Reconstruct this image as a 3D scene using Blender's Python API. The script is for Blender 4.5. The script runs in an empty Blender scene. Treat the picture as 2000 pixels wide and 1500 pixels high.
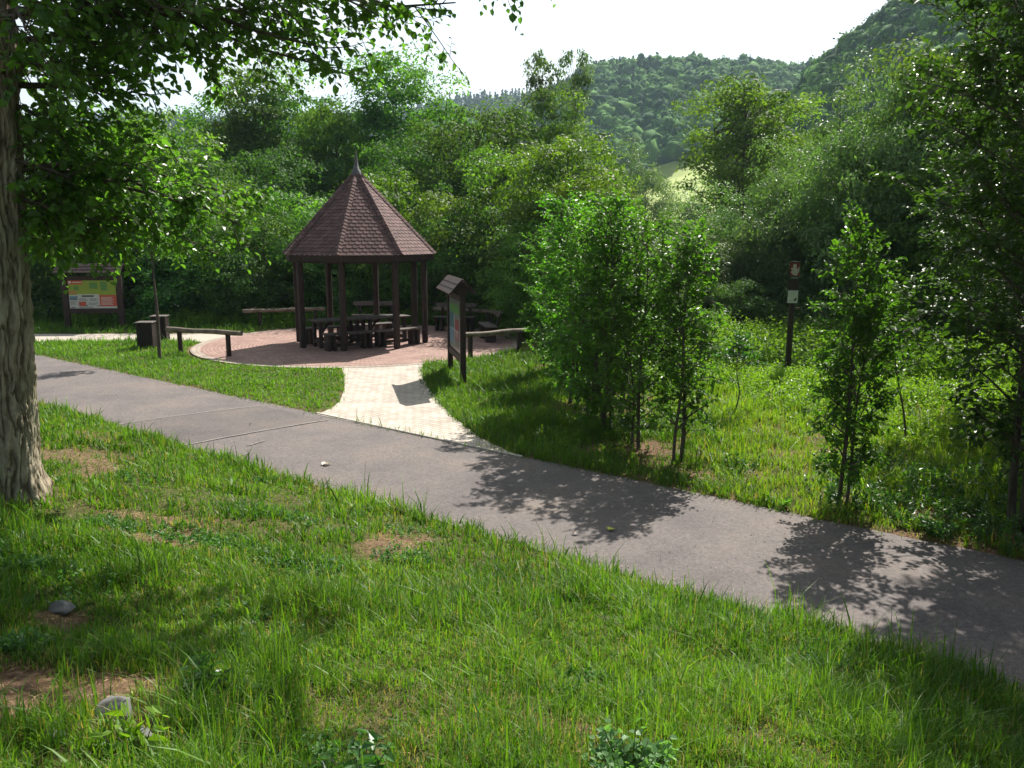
import bpy, bmesh, math, random
import numpy as np
from mathutils import Vector, Matrix

R = math.radians
S = bpy.context.scene
COL = S.collection
# ------------------------------------------------------------------ camera
PITCH = 10.4
CAM_Z = 3.0
FPX = 1570.0
cam = bpy.data.cameras.new('camera'); camo = bpy.data.objects.new('camera', cam); COL.objects.link(camo)
cam.sensor_width = 36.0; cam.lens = FPX / 2000.0 * 36.0
cam.clip_start = 0.05; cam.clip_end = 4000
camo.location = (0, 0, CAM_Z); camo.rotation_euler = (R(90 - PITCH), 0, 0)
S.camera = camo
# ------------------------------------------------------------------ light
SUN_EL = 47.0
SUN_AZ = 27.0          # degrees to the right of +Y (behind the scene, to the right)
sl = bpy.data.lights.new('sun', 'SUN'); so = bpy.data.objects.new('sun', sl); COL.objects.link(so)
sl.energy = 5.0; sl.angle = R(0.53); sl.color = (1.0, 0.95, 0.86)
sd = Vector((math.sin(R(SUN_AZ)) * math.cos(R(SUN_EL)), math.cos(R(SUN_AZ)) * math.cos(R(SUN_EL)), math.sin(R(SUN_EL))))
so.rotation_euler = sd.to_track_quat('Z', 'Y').to_euler(); so.location = (30, 60, 80)
W = bpy.data.worlds.new("World"); S.world = W; W.use_nodes = True
nt = W.node_tree; nt.nodes.clear()
out = nt.nodes.new('ShaderNodeOutputWorld'); bg = nt.nodes.new('ShaderNodeBackground')
sky = nt.nodes.new('ShaderNodeTexSky'); sky.sky_type = 'NISHITA'; sky.sun_disc = False
sky.sun_elevation = R(SUN_EL); sky.sun_rotation = R(SUN_AZ)
sky.air_density = 1.0; sky.dust_density = 2.0; sky.altitude = 200
bg.inputs['Strength'].default_value = 0.12
tc = nt.nodes.new('ShaderNodeTexCoord')
# thin bright cloud veil: brighter towards the sun
nz = nt.nodes.new('ShaderNodeTexNoise'); nz.inputs['Scale'].default_value = 2.2; nz.inputs['Detail'].default_value = 6
mp = nt.nodes.new('ShaderNodeMapping'); mp.inputs['Scale'].default_value = (1, 1, 2.2); mp.inputs['Location'].default_value = (0.4, 0.2, 0.1)
nt.links.new(tc.outputs['Generated'], mp.inputs['Vector']); nt.links.new(mp.outputs[0], nz.inputs['Vector'])
cr = nt.nodes.new('ShaderNodeMapRange'); cr.inputs['From Min'].default_value = 0.30; cr.inputs['From Max'].default_value = 0.52
nt.links.new(nz.outputs['Fac'], cr.inputs['Value'])
dt = nt.nodes.new('ShaderNodeVectorMath'); dt.operation = 'DOT_PRODUCT'
hs = Vector((math.sin(R(SUN_AZ - 20)) * .93, math.cos(R(SUN_AZ - 20)) * .93, .36))
dt.inputs[1].default_value = hs
nt.links.new(tc.outputs['Generated'], dt.inputs[0])
br = nt.nodes.new('ShaderNodeMapRange'); br.inputs['From Min'].default_value = 0.0; br.inputs['From Max'].default_value = 1.0
br.inputs['To Min'].default_value = 1.0; br.inputs['To Max'].default_value = 5.4
nt.links.new(dt.outputs['Value'], br.inputs['Value'])
cc = nt.nodes.new('ShaderNodeVectorMath'); cc.operation = 'SCALE'; cc.inputs[0].default_value = (0.93, 0.975, 1.0)
nt.links.new(br.outputs[0], cc.inputs['Scale'])
mx = nt.nodes.new('ShaderNodeMix'); mx.data_type = 'RGBA'
nt.links.new(cr.outputs[0], mx.inputs[0]); nt.links.new(sky.outputs[0], mx.inputs[6]); nt.links.new(cc.outputs[0], mx.inputs[7])
nt.links.new(mx.outputs[2], bg.inputs['Color']); nt.links.new(bg.outputs[0], out.inputs['Surface'])
S.view_settings.view_transform = 'Standard'; S.view_settings.look = 'None'
S.view_settings.exposure = 1.0; S.view_settings.gamma = 1.0
S.render.engine = 'CYCLES'
S.cycles.max_bounces = 7; S.cycles.diffuse_bounces = 4; S.cycles.transmission_bounces = 4; S.cycles.volume_bounces = 0

# ------------------------------------------------------------------ helpers
CP, SP = math.cos(R(PITCH)), math.sin(R(PITCH))
def zat(py, d):                     # height seen at image row py at forward distance d
    v = (750 - py) / FPX
    return CAM_Z + d * (v * CP - SP) / (CP + v * SP)
def xat(px, d, z=0.0):
    return (px - 1000) / FPX * (d * CP - (z - CAM_Z) * SP)
def gp(px, py, z=0.0):              # ground point seen at a picture position
    u = (px - 1000) / FPX; v = (750 - py) / FPX
    t = (z - CAM_Z) / (v * CP - SP)
    return u * t, t * (CP + v * SP)

def tag(o, label=None, cat=None, group=None, kind=None):
    if label: o['label'] = label
    if cat: o['category'] = cat
    if group: o['group'] = group
    if kind: o['kind'] = kind
    return o
def empty(name, loc=(0, 0, 0), rz=0.0, label=None, cat=None, group=None):
    o = bpy.data.objects.new(name, None); COL.objects.link(o)
    o.location = loc; o.rotation_euler = (0, 0, rz); o.empty_display_size = 0.3
    return tag(o, label, cat, group)
def copy_tree(o, parent=None):
    c = o.copy(); COL.objects.link(c)
    if parent: c.parent = parent
    for ch in o.children: copy_tree(ch, c)
    return c

class Geo:
    def __init__(s):
        s.V = []; s.F = []; s.T = []; s.n = 0
    def add(s, v, faces, tone=0.5, smooth=False):
        v = np.asarray(v, dtype=np.float64).reshape(-1, 3)
        t = np.broadcast_to(np.asarray(tone, dtype=np.float64), (len(v),))
        s.V.append(v); s.T.append(t)
        for f in faces:
            f = np.asarray(f, dtype=np.int64)
            if f.size: s.F.append((f + s.n, smooth))
        s.n += len(v)
    def box(s, c, size, rz=0.0, tone=0.5, rx=0.0, ry=0.0, bev=0.0, M=None):
        x, y, z = [a / 2 for a in size]
        if bev <= 0:
            v = np.array([(-x,-y,-z),(x,-y,-z),(x,y,-z),(-x,y,-z),(-x,-y,z),(x,-y,z),(x,y,z),(-x,y,z)])
            f = [(0,3,2,1),(4,5,6,7),(0,1,5,4),(1,2,6,5),(2,3,7,6),(3,0,4,7)]
            fs = [np.array(f)]
        else:
            bm = bmesh.new(); bmesh.ops.create_cube(bm, size=1.0)
            for q in bm.verts: q.co = Vector((q.co.x*size[0], q.co.y*size[1], q.co.z*size[2]))
            bmesh.ops.bevel(bm, geom=bm.edges[:], offset=bev, segments=1, affect='EDGES', profile=0.5)
            bm.verts.index_update()
            v = np.array([q.co[:] for q in bm.verts]); by = {}
            for q in bm.faces: by.setdefault(len(q.verts), []).append([w.index for w in q.verts])
            fs = [np.array(a) for a in by.values()]; bm.free()
        m = (Matrix.Rotation(rz, 3, 'Z') @ Matrix.Rotation(ry, 3, 'Y') @ Matrix.Rotation(rx, 3, 'X')) if M is None else M
        v = v @ np.array(m).T + np.array(c)
        s.add(v, fs, tone)
    def tube(s, pts, rad, n=8, tone=0.5, cap=True):
        pts = np.asarray(pts, float); k = len(pts); rad = np.broadcast_to(np.asarray(rad, float), (k,))
        d = np.gradient(pts, axis=0); d /= np.linalg.norm(d, axis=1)[:, None] + 1e-9
        ref = np.array((0, 0, 1.0)) if abs(d[0][2]) < 0.9 else np.array((1.0, 0, 0))
        a = np.cross(d, ref); a /= np.linalg.norm(a, axis=1)[:, None] + 1e-9; b = np.cross(d, a)
        th = np.linspace(0, 2*math.pi, n, endpoint=False)
        v = pts[:, None, :] + rad[:, None, None] * (np.cos(th)[None, :, None]*a[:, None, :] + np.sin(th)[None, :, None]*b[:, None, :])
        v = v.reshape(-1, 3)
        i = np.arange(k-1)[:, None]*n + np.arange(n)[None, :]; j = np.arange(k-1)[:, None]*n + (np.arange(n)[None, :]+1) % n
        f = np.stack([i, j, j+n, i+n], -1).reshape(-1, 4)
        fs = [f]
        s.add(v, fs, tone, True)
        if cap:
            s.add(v[:n], [np.arange(n)[::-1][None]], tone); s.add(v[-n:], [np.arange(n)[None]], tone)
    def build(s, name, mats, parent=None, loc=None):
        me = bpy.data.meshes.new(name)
        V = np.concatenate(s.V).astype(np.float32); T = np.concatenate(s.T).astype(np.float32)
        me.vertices.add(len(V)); me.vertices.foreach_set('co', V.ravel())
        li = np.concatenate([f.ravel() for f, _ in s.F]).astype(np.int32)
        tot = np.concatenate([np.full(len(f), f.shape[1]) for f, _ in s.F]).astype(np.int32)
        sm = np.concatenate([np.full(len(f), q) for f, q in s.F])
        st = np.concatenate([[0], np.cumsum(tot)[:-1]]).astype(np.int32)
        me.loops.add(len(li)); me.loops.foreach_set('vertex_index', li)
        me.polygons.add(len(tot)); me.polygons.foreach_set('loop_start', st); me.polygons.foreach_set('loop_total', tot)
        me.polygons.foreach_set('use_smooth', sm)
        at = me.attributes.new('tone', 'FLOAT', 'POINT'); at.data.foreach_set('value', T)
        me.update(calc_edges=True)
        me.materials.append(mats)
        o = bpy.data.objects.new(name, me); COL.objects.link(o)
        if parent: o.parent = parent
        if loc is not None: o.location = loc
        return o

def vnoise(x, y, seed=0):
    x = np.asarray(x, float); y = np.asarray(y, float)
    xi = np.floor(x).astype(np.int64); yi = np.floor(y).astype(np.int64)
    fx = x - xi; fy = y - yi; fx = fx*fx*(3-2*fx); fy = fy*fy*(3-2*fy)
    def h(a, b):
        n = (a*374761393 + b*668265263 + seed*974634777) & 0xffffffff
        n = ((n ^ (n >> 13)) * 1274126177) & 0xffffffff
        return ((n ^ (n >> 16)) & 0xffff) / 65535.0
    return (h(xi, yi)*(1-fx) + h(xi+1, yi)*fx)*(1-fy) + (h(xi, yi+1)*(1-fx) + h(xi+1, yi+1)*fx)*fy
def fbm(x, y, seed=0, o=4):
    r = 0; a = .5; t = 0
    for i in range(o):
        r = r + a*vnoise(x*2**i, y*2**i, seed+i); t += a; a *= .5
    return r/t
def sstep(a, b, x):
    t = np.clip((np.asarray(x, float)-a)/(b-a), 0, 1); return t*t*(3-2*t)
def nrm(a): return a / (np.linalg.norm(a, axis=-1, keepdims=True) + 1e-9)

# ------------------------------------------------------------------ materials
def newmat(name):
    m = bpy.data.materials.new(name); m.use_nodes = True
    n = m.node_tree; n.nodes.clear()
    o = n.nodes.new('ShaderNodeOutputMaterial'); return m, n, o
def N(n, t, **kw):
    q = n.nodes.new(t)
    for k, v in kw.items(): setattr(q, k, v)
    return q
def ramp(n, fac, stops):
    r = N(n, 'ShaderNodeValToRGB'); e = r.color_ramp.elements
    while len(e) < len(stops): e.new(0.5)
    for i, (p, c) in enumerate(stops): e[i].position = p; e[i].color = (*c, 1)
    n.links.new(fac, r.inputs[0]); return r
def leafmat(name, dark, light, trans=0.45, rough=0.42, spec=0.5, hue=0.04, dry=None, through=(1.6, 1.9, .66)):
    """thin leaf: reflects and lets light through; tone attribute and per-object value vary the green"""
    m, n, o = newmat(name)
    a = N(n, 'ShaderNodeAttribute', attribute_name='tone')
    st = [(0.0, dark), (0.85, light)]
    if dry: st = [(0.0, dark), (0.72, light), (0.9, dry)]
    r = ramp(n, a.outputs['Fac'], st)
    oi = N(n, 'ShaderNodeObjectInfo')
    h = N(n, 'ShaderNodeHueSaturation')
    mr = N(n, 'ShaderNodeMapRange'); mr.inputs['To Min'].default_value = 0.5-hue*.5; mr.inputs['To Max'].default_value = 0.5+hue*.5
    mv = N(n, 'ShaderNodeMapRange'); mv.inputs['To Min'].default_value = 0.8; mv.inputs['To Max'].default_value = 1.2
    n.links.new(oi.outputs['Random'], mr.inputs['Value']); n.links.new(oi.outputs['Random'], mv.inputs['Value'])
    n.links.new(r.outputs[0], h.inputs['Color']); n.links.new(mr.outputs[0], h.inputs['Hue']); n.links.new(mv.outputs[0], h.inputs['Value'])
    p = N(n, 'ShaderNodeBsdfPrincipled'); p.inputs['Roughness'].default_value = rough
    p.inputs['Specular IOR Level'].default_value = spec
    n.links.new(h.outputs[0], p.inputs['Base Color'])
    t = N(n, 'ShaderNodeBsdfTranslucent')
    h2 = N(n, 'ShaderNodeMix', data_type='RGBA', blend_type='MULTIPLY'); h2.inputs[0].default_value = 1.0
    n.links.new(h.outputs[0], h2.inputs[6]); h2.inputs[7].default_value = (*through, 1)
    n.links.new(h2.outputs[2], t.inputs['Color'])
    x = N(n, 'ShaderNodeMixShader'); x.inputs[0].default_value = trans
    n.links.new(p.outputs[0], x.inputs[1]); n.links.new(t.outputs[0], x.inputs[2]); n.links.new(x.outputs[0], o.inputs['Surface'])
    return m
def surf(name, c1, c2, scale=6.0, rough=0.8, bump=0.3, stretch=(1, 1, 1), detail=6, tonemix=0.0, spec=0.3, dist=0.02):
    m, n, o = newmat(name)
    tcn = N(n, 'ShaderNodeTexCoord'); mpn = N(n, 'ShaderNodeMapping'); mpn.inputs['Scale'].default_value = stretch
    n.links.new(tcn.outputs['Object'], mpn.inputs['Vector'])
    nz = N(n, 'ShaderNodeTexNoise'); nz.inputs['Scale'].default_value = scale; nz.inputs['Detail'].default_value = detail
    nz.inputs['Roughness'].default_value = 0.65
    n.links.new(mpn.outputs[0], nz.inputs['Vector'])
    r = ramp(n, nz.outputs['Fac'], [(0.3, c1), (0.7, c2)])
    col = r.outputs[0]
    if tonemix:
        a = N(n, 'ShaderNodeAttribute', attribute_name='tone')
        mr = N(n, 'ShaderNodeMapRange'); mr.inputs['To Min'].default_value = 1-tonemix; mr.inputs['To Max'].default_value = 1+tonemix
        n.links.new(a.outputs['Fac'], mr.inputs['Value'])
        sc = N(n, 'ShaderNodeVectorMath', operation='SCALE'); n.links.new(col, sc.inputs[0]); n.links.new(mr.outputs[0], sc.inputs['Scale'])
        col = sc.outputs[0]
    p = N(n, 'ShaderNodeBsdfPrincipled'); p.inputs['Roughness'].default_value = rough; p.inputs['Specular IOR Level'].default_value = spec
    n.links.new(col, p.inputs['Base Color'])
    if bump:
        b = N(n, 'ShaderNodeBump'); b.inputs['Strength'].default_value = bump; b.inputs['Distance'].default_value = dist
        n.links.new(nz.outputs['Fac'], b.inputs['Height']); n.links.new(b.outputs[0], p.inputs['Normal'])
    n.links.new(p.outputs[0], o.inputs['Surface'])
    return m

M_wood = surf('dark_stained_wood', (.020, .012, .011), (.062, .038, .033), 9, .62, .35, (3, 3, .5), tonemix=.3)
M_woodh = surf('weathered_wood', (.060, .050, .046), (.16, .135, .12), 9, .8, .35, (1.5, 1.5, 1.5), tonemix=.3)
M_log = surf('log_wood', (.10, .075, .055), (.30, .25, .20), 7, .85, .4, (1, 1, 1), tonemix=.2)
M_shing = surf('bitumen_shingle', (.100, .056, .053), (.170, .100, .094), 40, .85, .5, tonemix=.28, dist=.004)
M_metal = surf('grey_flashing', (.35, .36, .37), (.5, .5, .52), 20, .35, .05, spec=.6)
M_stone = surf('grey_stone', (.08, .08, .078), (.22, .22, .21), 5, .9, .6)
M_bin = surf('dark_bin_wood', (.014, .010, .010), (.048, .032, .028), 9, .6, .3, (4, 4, .4), tonemix=.35)
M_trunk = surf('thin_bark', (.045, .035, .028), (.14, .115, .09), 8, .9, .5, (2, 2, .6))
M_plate = surf('white_plate', (.62, .63, .62), (.72, .73, .72), 4, .4, .0, spec=.5)
def flat(name, c, rough=.45): return surf(name, tuple(a*.88 for a in c), c, 12, rough, 0, spec=.4)

# big bark
def bark():
    m, n, o = newmat('furrowed_bark')
    t = N(n, 'ShaderNodeTexCoord'); mp = N(n, 'ShaderNodeMapping'); mp.inputs['Scale'].default_value = (5, 5, .9)
    n.links.new(t.outputs['Object'], mp.inputs['Vector'])
    a = N(n, 'ShaderNodeTexNoise'); a.inputs['Scale'].default_value = 2.2; a.inputs['Detail'].default_value = 10; a.inputs['Distortion'].default_value = .8
    a.inputs['Roughness'].default_value = .7
    n.links.new(mp.outputs[0], a.inputs['Vector'])
    b = N(n, 'ShaderNodeTexNoise'); b.inputs['Scale'].default_value = 1.3; b.inputs['Detail'].default_value = 3
    n.links.new(t.outputs['Object'], b.inputs['Vector'])
    r = ramp(n, a.outputs['Fac'], [(.34, (.13, .105, .085)), (.5, (.36, .32, .26)), (.68, (.54, .50, .42))])
    at = N(n, 'ShaderNodeAttribute', attribute_name='tone')
    r3 = ramp(n, at.outputs['Fac'], [(.0, (.30, .26, .23)), (.35, (.85, .83, .80)), (.8, (1, 1, 1))])
    r2 = ramp(n, b.outputs['Fac'], [(.4, (1, .92, .82)), (.65, (.72, .80, .62))])
    x = N(n, 'ShaderNodeMix', data_type='RGBA', blend_type='MULTIPLY'); x.inputs[0].default_value = .8
    n.links.new(r.outputs[0], x.inputs[6]); n.links.new(r2.outputs[0], x.inputs[7])
    y = N(n, 'ShaderNodeMix', data_type='RGBA', blend_type='MULTIPLY'); y.inputs[0].default_value = 1
    n.links.new(x.outputs[2], y.inputs[6]); n.links.new(r3.outputs[0], y.inputs[7])
    p = N(n, 'ShaderNodeBsdfPrincipled'); p.inputs['Roughness'].default_value = .92; p.inputs['Specular IOR Level'].default_value = .15
    n.links.new(y.outputs[2], p.inputs['Base Color'])
    bu = N(n, 'ShaderNodeBump'); bu.inputs['Strength'].default_value = .9; bu.inputs['Distance'].default_value = .03
    n.links.new(a.outputs['Fac'], bu.inputs['Height']); n.links.new(bu.outputs[0], p.inputs['Normal'])
    n.links.new(p.outputs[0], o.inputs['Surface']); return m
M_bark = bark()

L_horn = leafmat('hornbeam_leaves', (0.034, 0.097, 0.012), (0.097, 0.212, 0.026), 0.50, .44, .42, .015)
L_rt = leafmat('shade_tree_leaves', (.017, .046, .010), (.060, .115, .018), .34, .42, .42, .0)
L_left = leafmat('poplar_leaves', (.038, .086, .016), (.105, .190, .032), .52, .35, .55)
L_bg = leafmat('woodland_leaves', (0.041, 0.102, 0.022), (0.131, 0.248, 0.044), .40, .6, .13, .05, through=(1.85, 1.9, .52))
L_dark = leafmat('dark_leaves', (0.029, 0.077, 0.020), (0.085, 0.188, 0.036), .36, .6, .13, .04, through=(1.85, 1.9, .52))
L_light = leafmat('bright_shrub_leaves', (0.046, 0.116, 0.016), (0.122, 0.231, 0.033), .42, .5, .28, .04, through=(1.85, 1.9, .52))
L_grey = leafmat('willow_leaves', (0.055, 0.110, 0.037), (0.141, 0.220, 0.081), .38, .46, .36, .03)
L_far = leafmat('far_forest_leaves', (0.011, 0.042, 0.015), (0.094, 0.182, 0.040), .12, .9, .05, .02)
L_con = leafmat('conifer_needles', (.012, .034, .022), (.030, .062, .034), .15, .7, .2, .02)
L_grass = leafmat('grass_blades', (.034, .096, .010), (.122, .240, .028), .42, .48, .28, .0, dry=(.27, .225, .11), through=(1.85, 1.9, .52))
L_lawn = leafmat('lawn_blades', (.045, .120, .012), (.125, .240, .028), .42, .5, .35, .0, dry=(.22, .20, .08), through=(1.85, 1.9, .52))
L_mead = leafmat('meadow_blades', (.075, .150, .012), (.165, .280, .030), .44, .5, .3, .0, dry=(.30, .25, .10), through=(1.85, 1.9, .52))
L_weed = leafmat('weed_leaves', (0.066, 0.154, 0.018), (0.165, 0.286, 0.033), .45, .45, .4, .02, through=(1.85, 1.9, .52))
L_burd = leafmat('broad_weed_leaves', (.028, .080, .016), (.060, .150, .035), .38, .4, .5, .02)
L_balm2 = leafmat('clover_leaves', (.035, .10, .025), (.075, .17, .045), .38, .5, .3, .0)
L_balm = leafmat('pale_herb_leaves', (.10, .22, .07), (.18, .34, .13), .38, .45, .4, .0)

# ------------------------------------------------------------------ terrain
ED = np.array((.787, .618))            # unit normal of the path pointing to far side is (.618,.787)
NX, NY = .6180, .7862                  # normal of path direction
def sdist(x, y): return (7.55 - y - .786*np.asarray(x))*.7862      # >0: on the camera side of the near edge
PW = 2.62                              # path width
PC = (-4.30, 22.9)                     # pavilion centre
PLR = 4.35
def cream_edges():
    L = [gp(665, 712), gp(672, 735), gp(673, 760), gp(664, 785), gp(648, 798), gp(622, 809)]
    Rr = [gp(832, 711), gp(826, 722), gp(826, 738), gp(848, 775), gp(882, 812), gp(940, 858), gp(1015, 893)]
    return L, Rr
CL, CRr = cream_edges()
# the sides of the cream path, extended a little under the plaza
CREAM = [(CL[0][0]+.05, CL[0][1]+.9)] + CL + [(CL[-1][0]-.02, CL[-1][1]-.06)] + [(CRr[-1][0], CRr[-1][1]-.02)] + CRr[::-1] + [(CRr[0][0], CRr[0][1]+.9)]
def inpoly(x, y, P):
    x = np.asarray(x); y = np.asarray(y); c = np.zeros(x.shape, bool); n = len(P); j = n-1
    for i in range(n):
        xi, yi = P[i]; xj, yj = P[j]
        if yi != yj:
            k = ((yi > y) != (yj > y)) & (x < (xj-xi)*(y-yi)/(yj-yi)+xi); c ^= k
        j = i
    return c
def polydist(x, y, P):
    d = np.full(np.shape(x), 1e9)
    for i in range(len(P)):
        a = P[i-1]; b = P[i]; ax, ay = a; bx, by = b[0]-ax, b[1]-ay; L2 = bx*bx+by*by+1e-9
        t = np.clip(((x-ax)*bx+(y-ay)*by)/L2, 0, 1); d = np.minimum(d, np.hypot(x-ax-t*bx, y-ay-t*by))
    return d
SIDE = [(-8.0, 22.55), (-9.2, 23.1), (-13, 23.0), (-34, 22.4), (-34, 24.6), (-13, 25.0), (-9.2, 25.1), (-7.4, 25.4)]
def hardmask(x, y, m=0.0):
    """signed distance-ish: <0 inside paved ground"""
    s = sdist(x, y); d1 = np.maximum(s, -PW - s)
    d2 = np.hypot(x-PC[0], y-PC[1]) - (PLR+.35)
    d3 = polydist(x, y, CREAM) * np.where(inpoly(x, y, CREAM), -1, 1)
    d4 = polydist(x, y, SIDE) * np.where(inpoly(x, y, SIDE), -1, 1)
    return np.minimum(np.minimum(d1, d2), np.minimum(d3, d4))
def gz(x, y):
    x = np.asarray(x, float); y = np.asarray(y, float)
    s = sdist(x, y); sp = np.maximum(s, 0)
    z = .235*sp - .03*np.exp(-((sp-.3)/.25)**2)*0
    z = np.where(sp > 6.2, .235*6.2 + (sp-6.2)*.05, z)
    h = hardmask(x, y)
    rough = (fbm(x*1.3, y*1.3, 3)-.5)*.16 + (fbm(x*5, y*5, 9, 3)-.5)*.05
    far = np.clip((np.hypot(x, y)-60)/100, 0, 1)
    z = z + rough*sstep(.05, .9, h)*(1-far) + .018*sstep(0, .2, h) - .03*sstep(.02, -.06, h)
    return z
def bare(x, y):
    """where the turf is worn to soil"""
    x = np.asarray(x, float); y = np.asarray(y, float)
    b = sstep(.63, .78, fbm(x*.9, y*.9, 21, 4))*.75*np.where(sdist(x, y) > 3.2, .45, 1)*np.where((x < -1) & (sdist(x, y) < 0), .15, 1)
    for (px, py, zz, rx, ry, k) in BARE:
        cx, cy = gp(px, py, zz)
        b = np.maximum(b, k*np.exp(-(((x-cx)/rx)**2+((y-cy)/ry)**2)**1.1) * (.25+.95*sstep(.38, .60, fbm(x*2.6, y*2.6, 5, 4))))
    return np.clip(b, 0, 1)
BARE = [(360, 1045, .75, .75, .38, .95), (290, 985, .7, .6, .3, .8), (60, 1320, 1.2, .50, .28, 1.6), (170, 1290, 1.2, .4, .2, 1.2), (225, 1410, 1.15, .12, .15, 3.), (275, 1450, 1.15, .10, .07, 3.), (115, 1195, 1.05, .09, .09, 3.),
        (870, 1430, 1.0, .07, .18, .6), (1130, 1370, .9, .28, .12, .55), (620, 1440, 1.05, .12, .08, .4), (1420, 1380, .7, .35, .2, .55), (840, 1130, .5, .5, .2, .4),
        (1280, 880, 0, .8, .5, 1.0), (1400, 930, 0, 1.0, .45, .95), (1120, 800, 0, .5, .7, .8), (1330, 910, 0, .6, .3, 1.0), (1600, 890, 0, 1.0, .5, .6),
        (1850, 810, 0, 1.2, .6, .6), (1060, 720, 0, .6, .7, .7), (1960, 1080, 0, 1.2, .6, 1.0), (1560, 965, 0, 1.0, .2, .7), (600, 700, 0, 1.0, .25, .55),
        (490, 835, .25, .3, .2, .4)]

def ground_mat():
    m, n, o = newmat('ground_soil_and_turf')
    t = N(n, 'ShaderNodeTexCoord')
    a = N(n, 'ShaderNodeTexNoise'); a.inputs['Scale'].default_value = 26; a.inputs['Detail'].default_value = 8; a.inputs['Roughness'].default_value = .75
    b = N(n, 'ShaderNodeTexNoise'); b.inputs['Scale'].default_value = 1.4; b.inputs['Detail'].default_value = 5
    f = N(n, 'ShaderNodeTexNoise'); f.inputs['Scale'].default_value = 160; f.inputs['Detail'].default_value = 4
    for q in (a, b, f): n.links.new(t.outputs['Object'], q.inputs['Vector'])
    soil = ramp(n, a.outputs['Fac'], [(.32, (.075, .042, .026)), (.5, (.19, .115, .070)), (.68, (.34, .23, .14))])
    turf = ramp(n, a.outputs['Fac'], [(.3, (.028, .040, .010)), (.52, (.085, .095, .026)), (.72, (.190, .165, .075))])
    at = N(n, 'ShaderNodeAttribute', attribute_name='tone')
    ad = N(n, 'ShaderNodeMath', operation='ADD'); n.links.new(at.outputs['Fac'], ad.inputs[0])
    mr = N(n, 'ShaderNodeMapRange'); mr.inputs['From Min'].default_value = .3; mr.inputs['From Max'].default_value = .7; mr.inputs['To Min'].default_value = -.25; mr.inputs['To Max'].default_value = .25
    n.links.new(b.outputs['Fac'], mr.inputs['Value']); n.links.new(mr.outputs[0], ad.inputs[1])
    x = N(n, 'ShaderNodeMix', data_type='RGBA'); n.links.new(ad.outputs[0], x.inputs[0])
    n.links.new(turf.outputs[0], x.inputs[6]); n.links.new(soil.outputs[0], x.inputs[7])
    p = N(n, 'ShaderNodeBsdfPrincipled'); p.inputs['Roughness'].default_value = .95; p.inputs['Specular IOR Level'].default_value = .15
    n.links.new(x.outputs[2], p.inputs['Base Color'])
    ma = N(n, 'ShaderNodeMath', operation='ADD'); n.links.new(a.outputs['Fac'], ma.inputs[0]); n.links.new(f.outputs['Fac'], ma.inputs[1])
    bu = N(n, 'ShaderNodeBump'); bu.inputs['Strength'].default_value = .8; bu.inputs['Distance'].default_value = .03
    n.links.new(ma.outputs[0], bu.inputs['Height']); n.links.new(bu.outputs[0], p.inputs['Normal'])
    n.links.new(p.outputs[0], o.inputs['Surface']); return m
def axis(lo, hi, step, far, flo=None):
    a = list(np.arange(lo, hi+1e-6, step)); s = step; x = hi
    while x < far: s *= 1.22; x += s; a.append(x)
    s = step; x = lo; b = []
    while x > (flo if flo is not None else -far): s *= 1.22; x -= s; b.append(x)
    return np.array(b[::-1]+a)
gx = axis(-13, 11, .14, 1250); gy = axis(.5, 28, .14, 1250)
GX, GY = np.meshgrid(gx, gy)
G = Geo()
ni, nj = GX.shape
idx = (np.arange(ni-1)[:, None]*nj + np.arange(nj-1)[None, :]).ravel()
tone = np.clip(bare(GX, GY)*1.1 + sstep(.25, 0, hardmask(GX, GY))*.75 + sstep(25, 35, GY)*.15*(GY < 60), 0, 1)
G.add(np.stack([GX, GY, gz(GX, GY)], -1).reshape(-1, 3), [np.stack([idx, idx+1, idx+nj+1, idx+nj], -1)], tone.ravel(), True)
ground = G.build('ground', ground_mat()); tag(ground, kind='structure')

def poly_sheet(P, z, name, mat, sub=None):
    bm = bmesh.new(); vs = [bm.verts.new((x, y, z)) for x, y in P]; f = bm.faces.new(vs)
    if f.normal.z < 0: f.normal_flip()
    bm.normal_update()
    for q in bm.faces:
        if q.normal.z < 0: q.normal_flip()
    bmesh.ops.triangulate(bm, faces=bm.faces[:])
    me = bpy.data.meshes.new(name); bm.to_mesh(me); bm.free(); me.materials.append(mat)
    o = bpy.data.objects.new(name, me); COL.objects.link(o); return o

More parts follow.
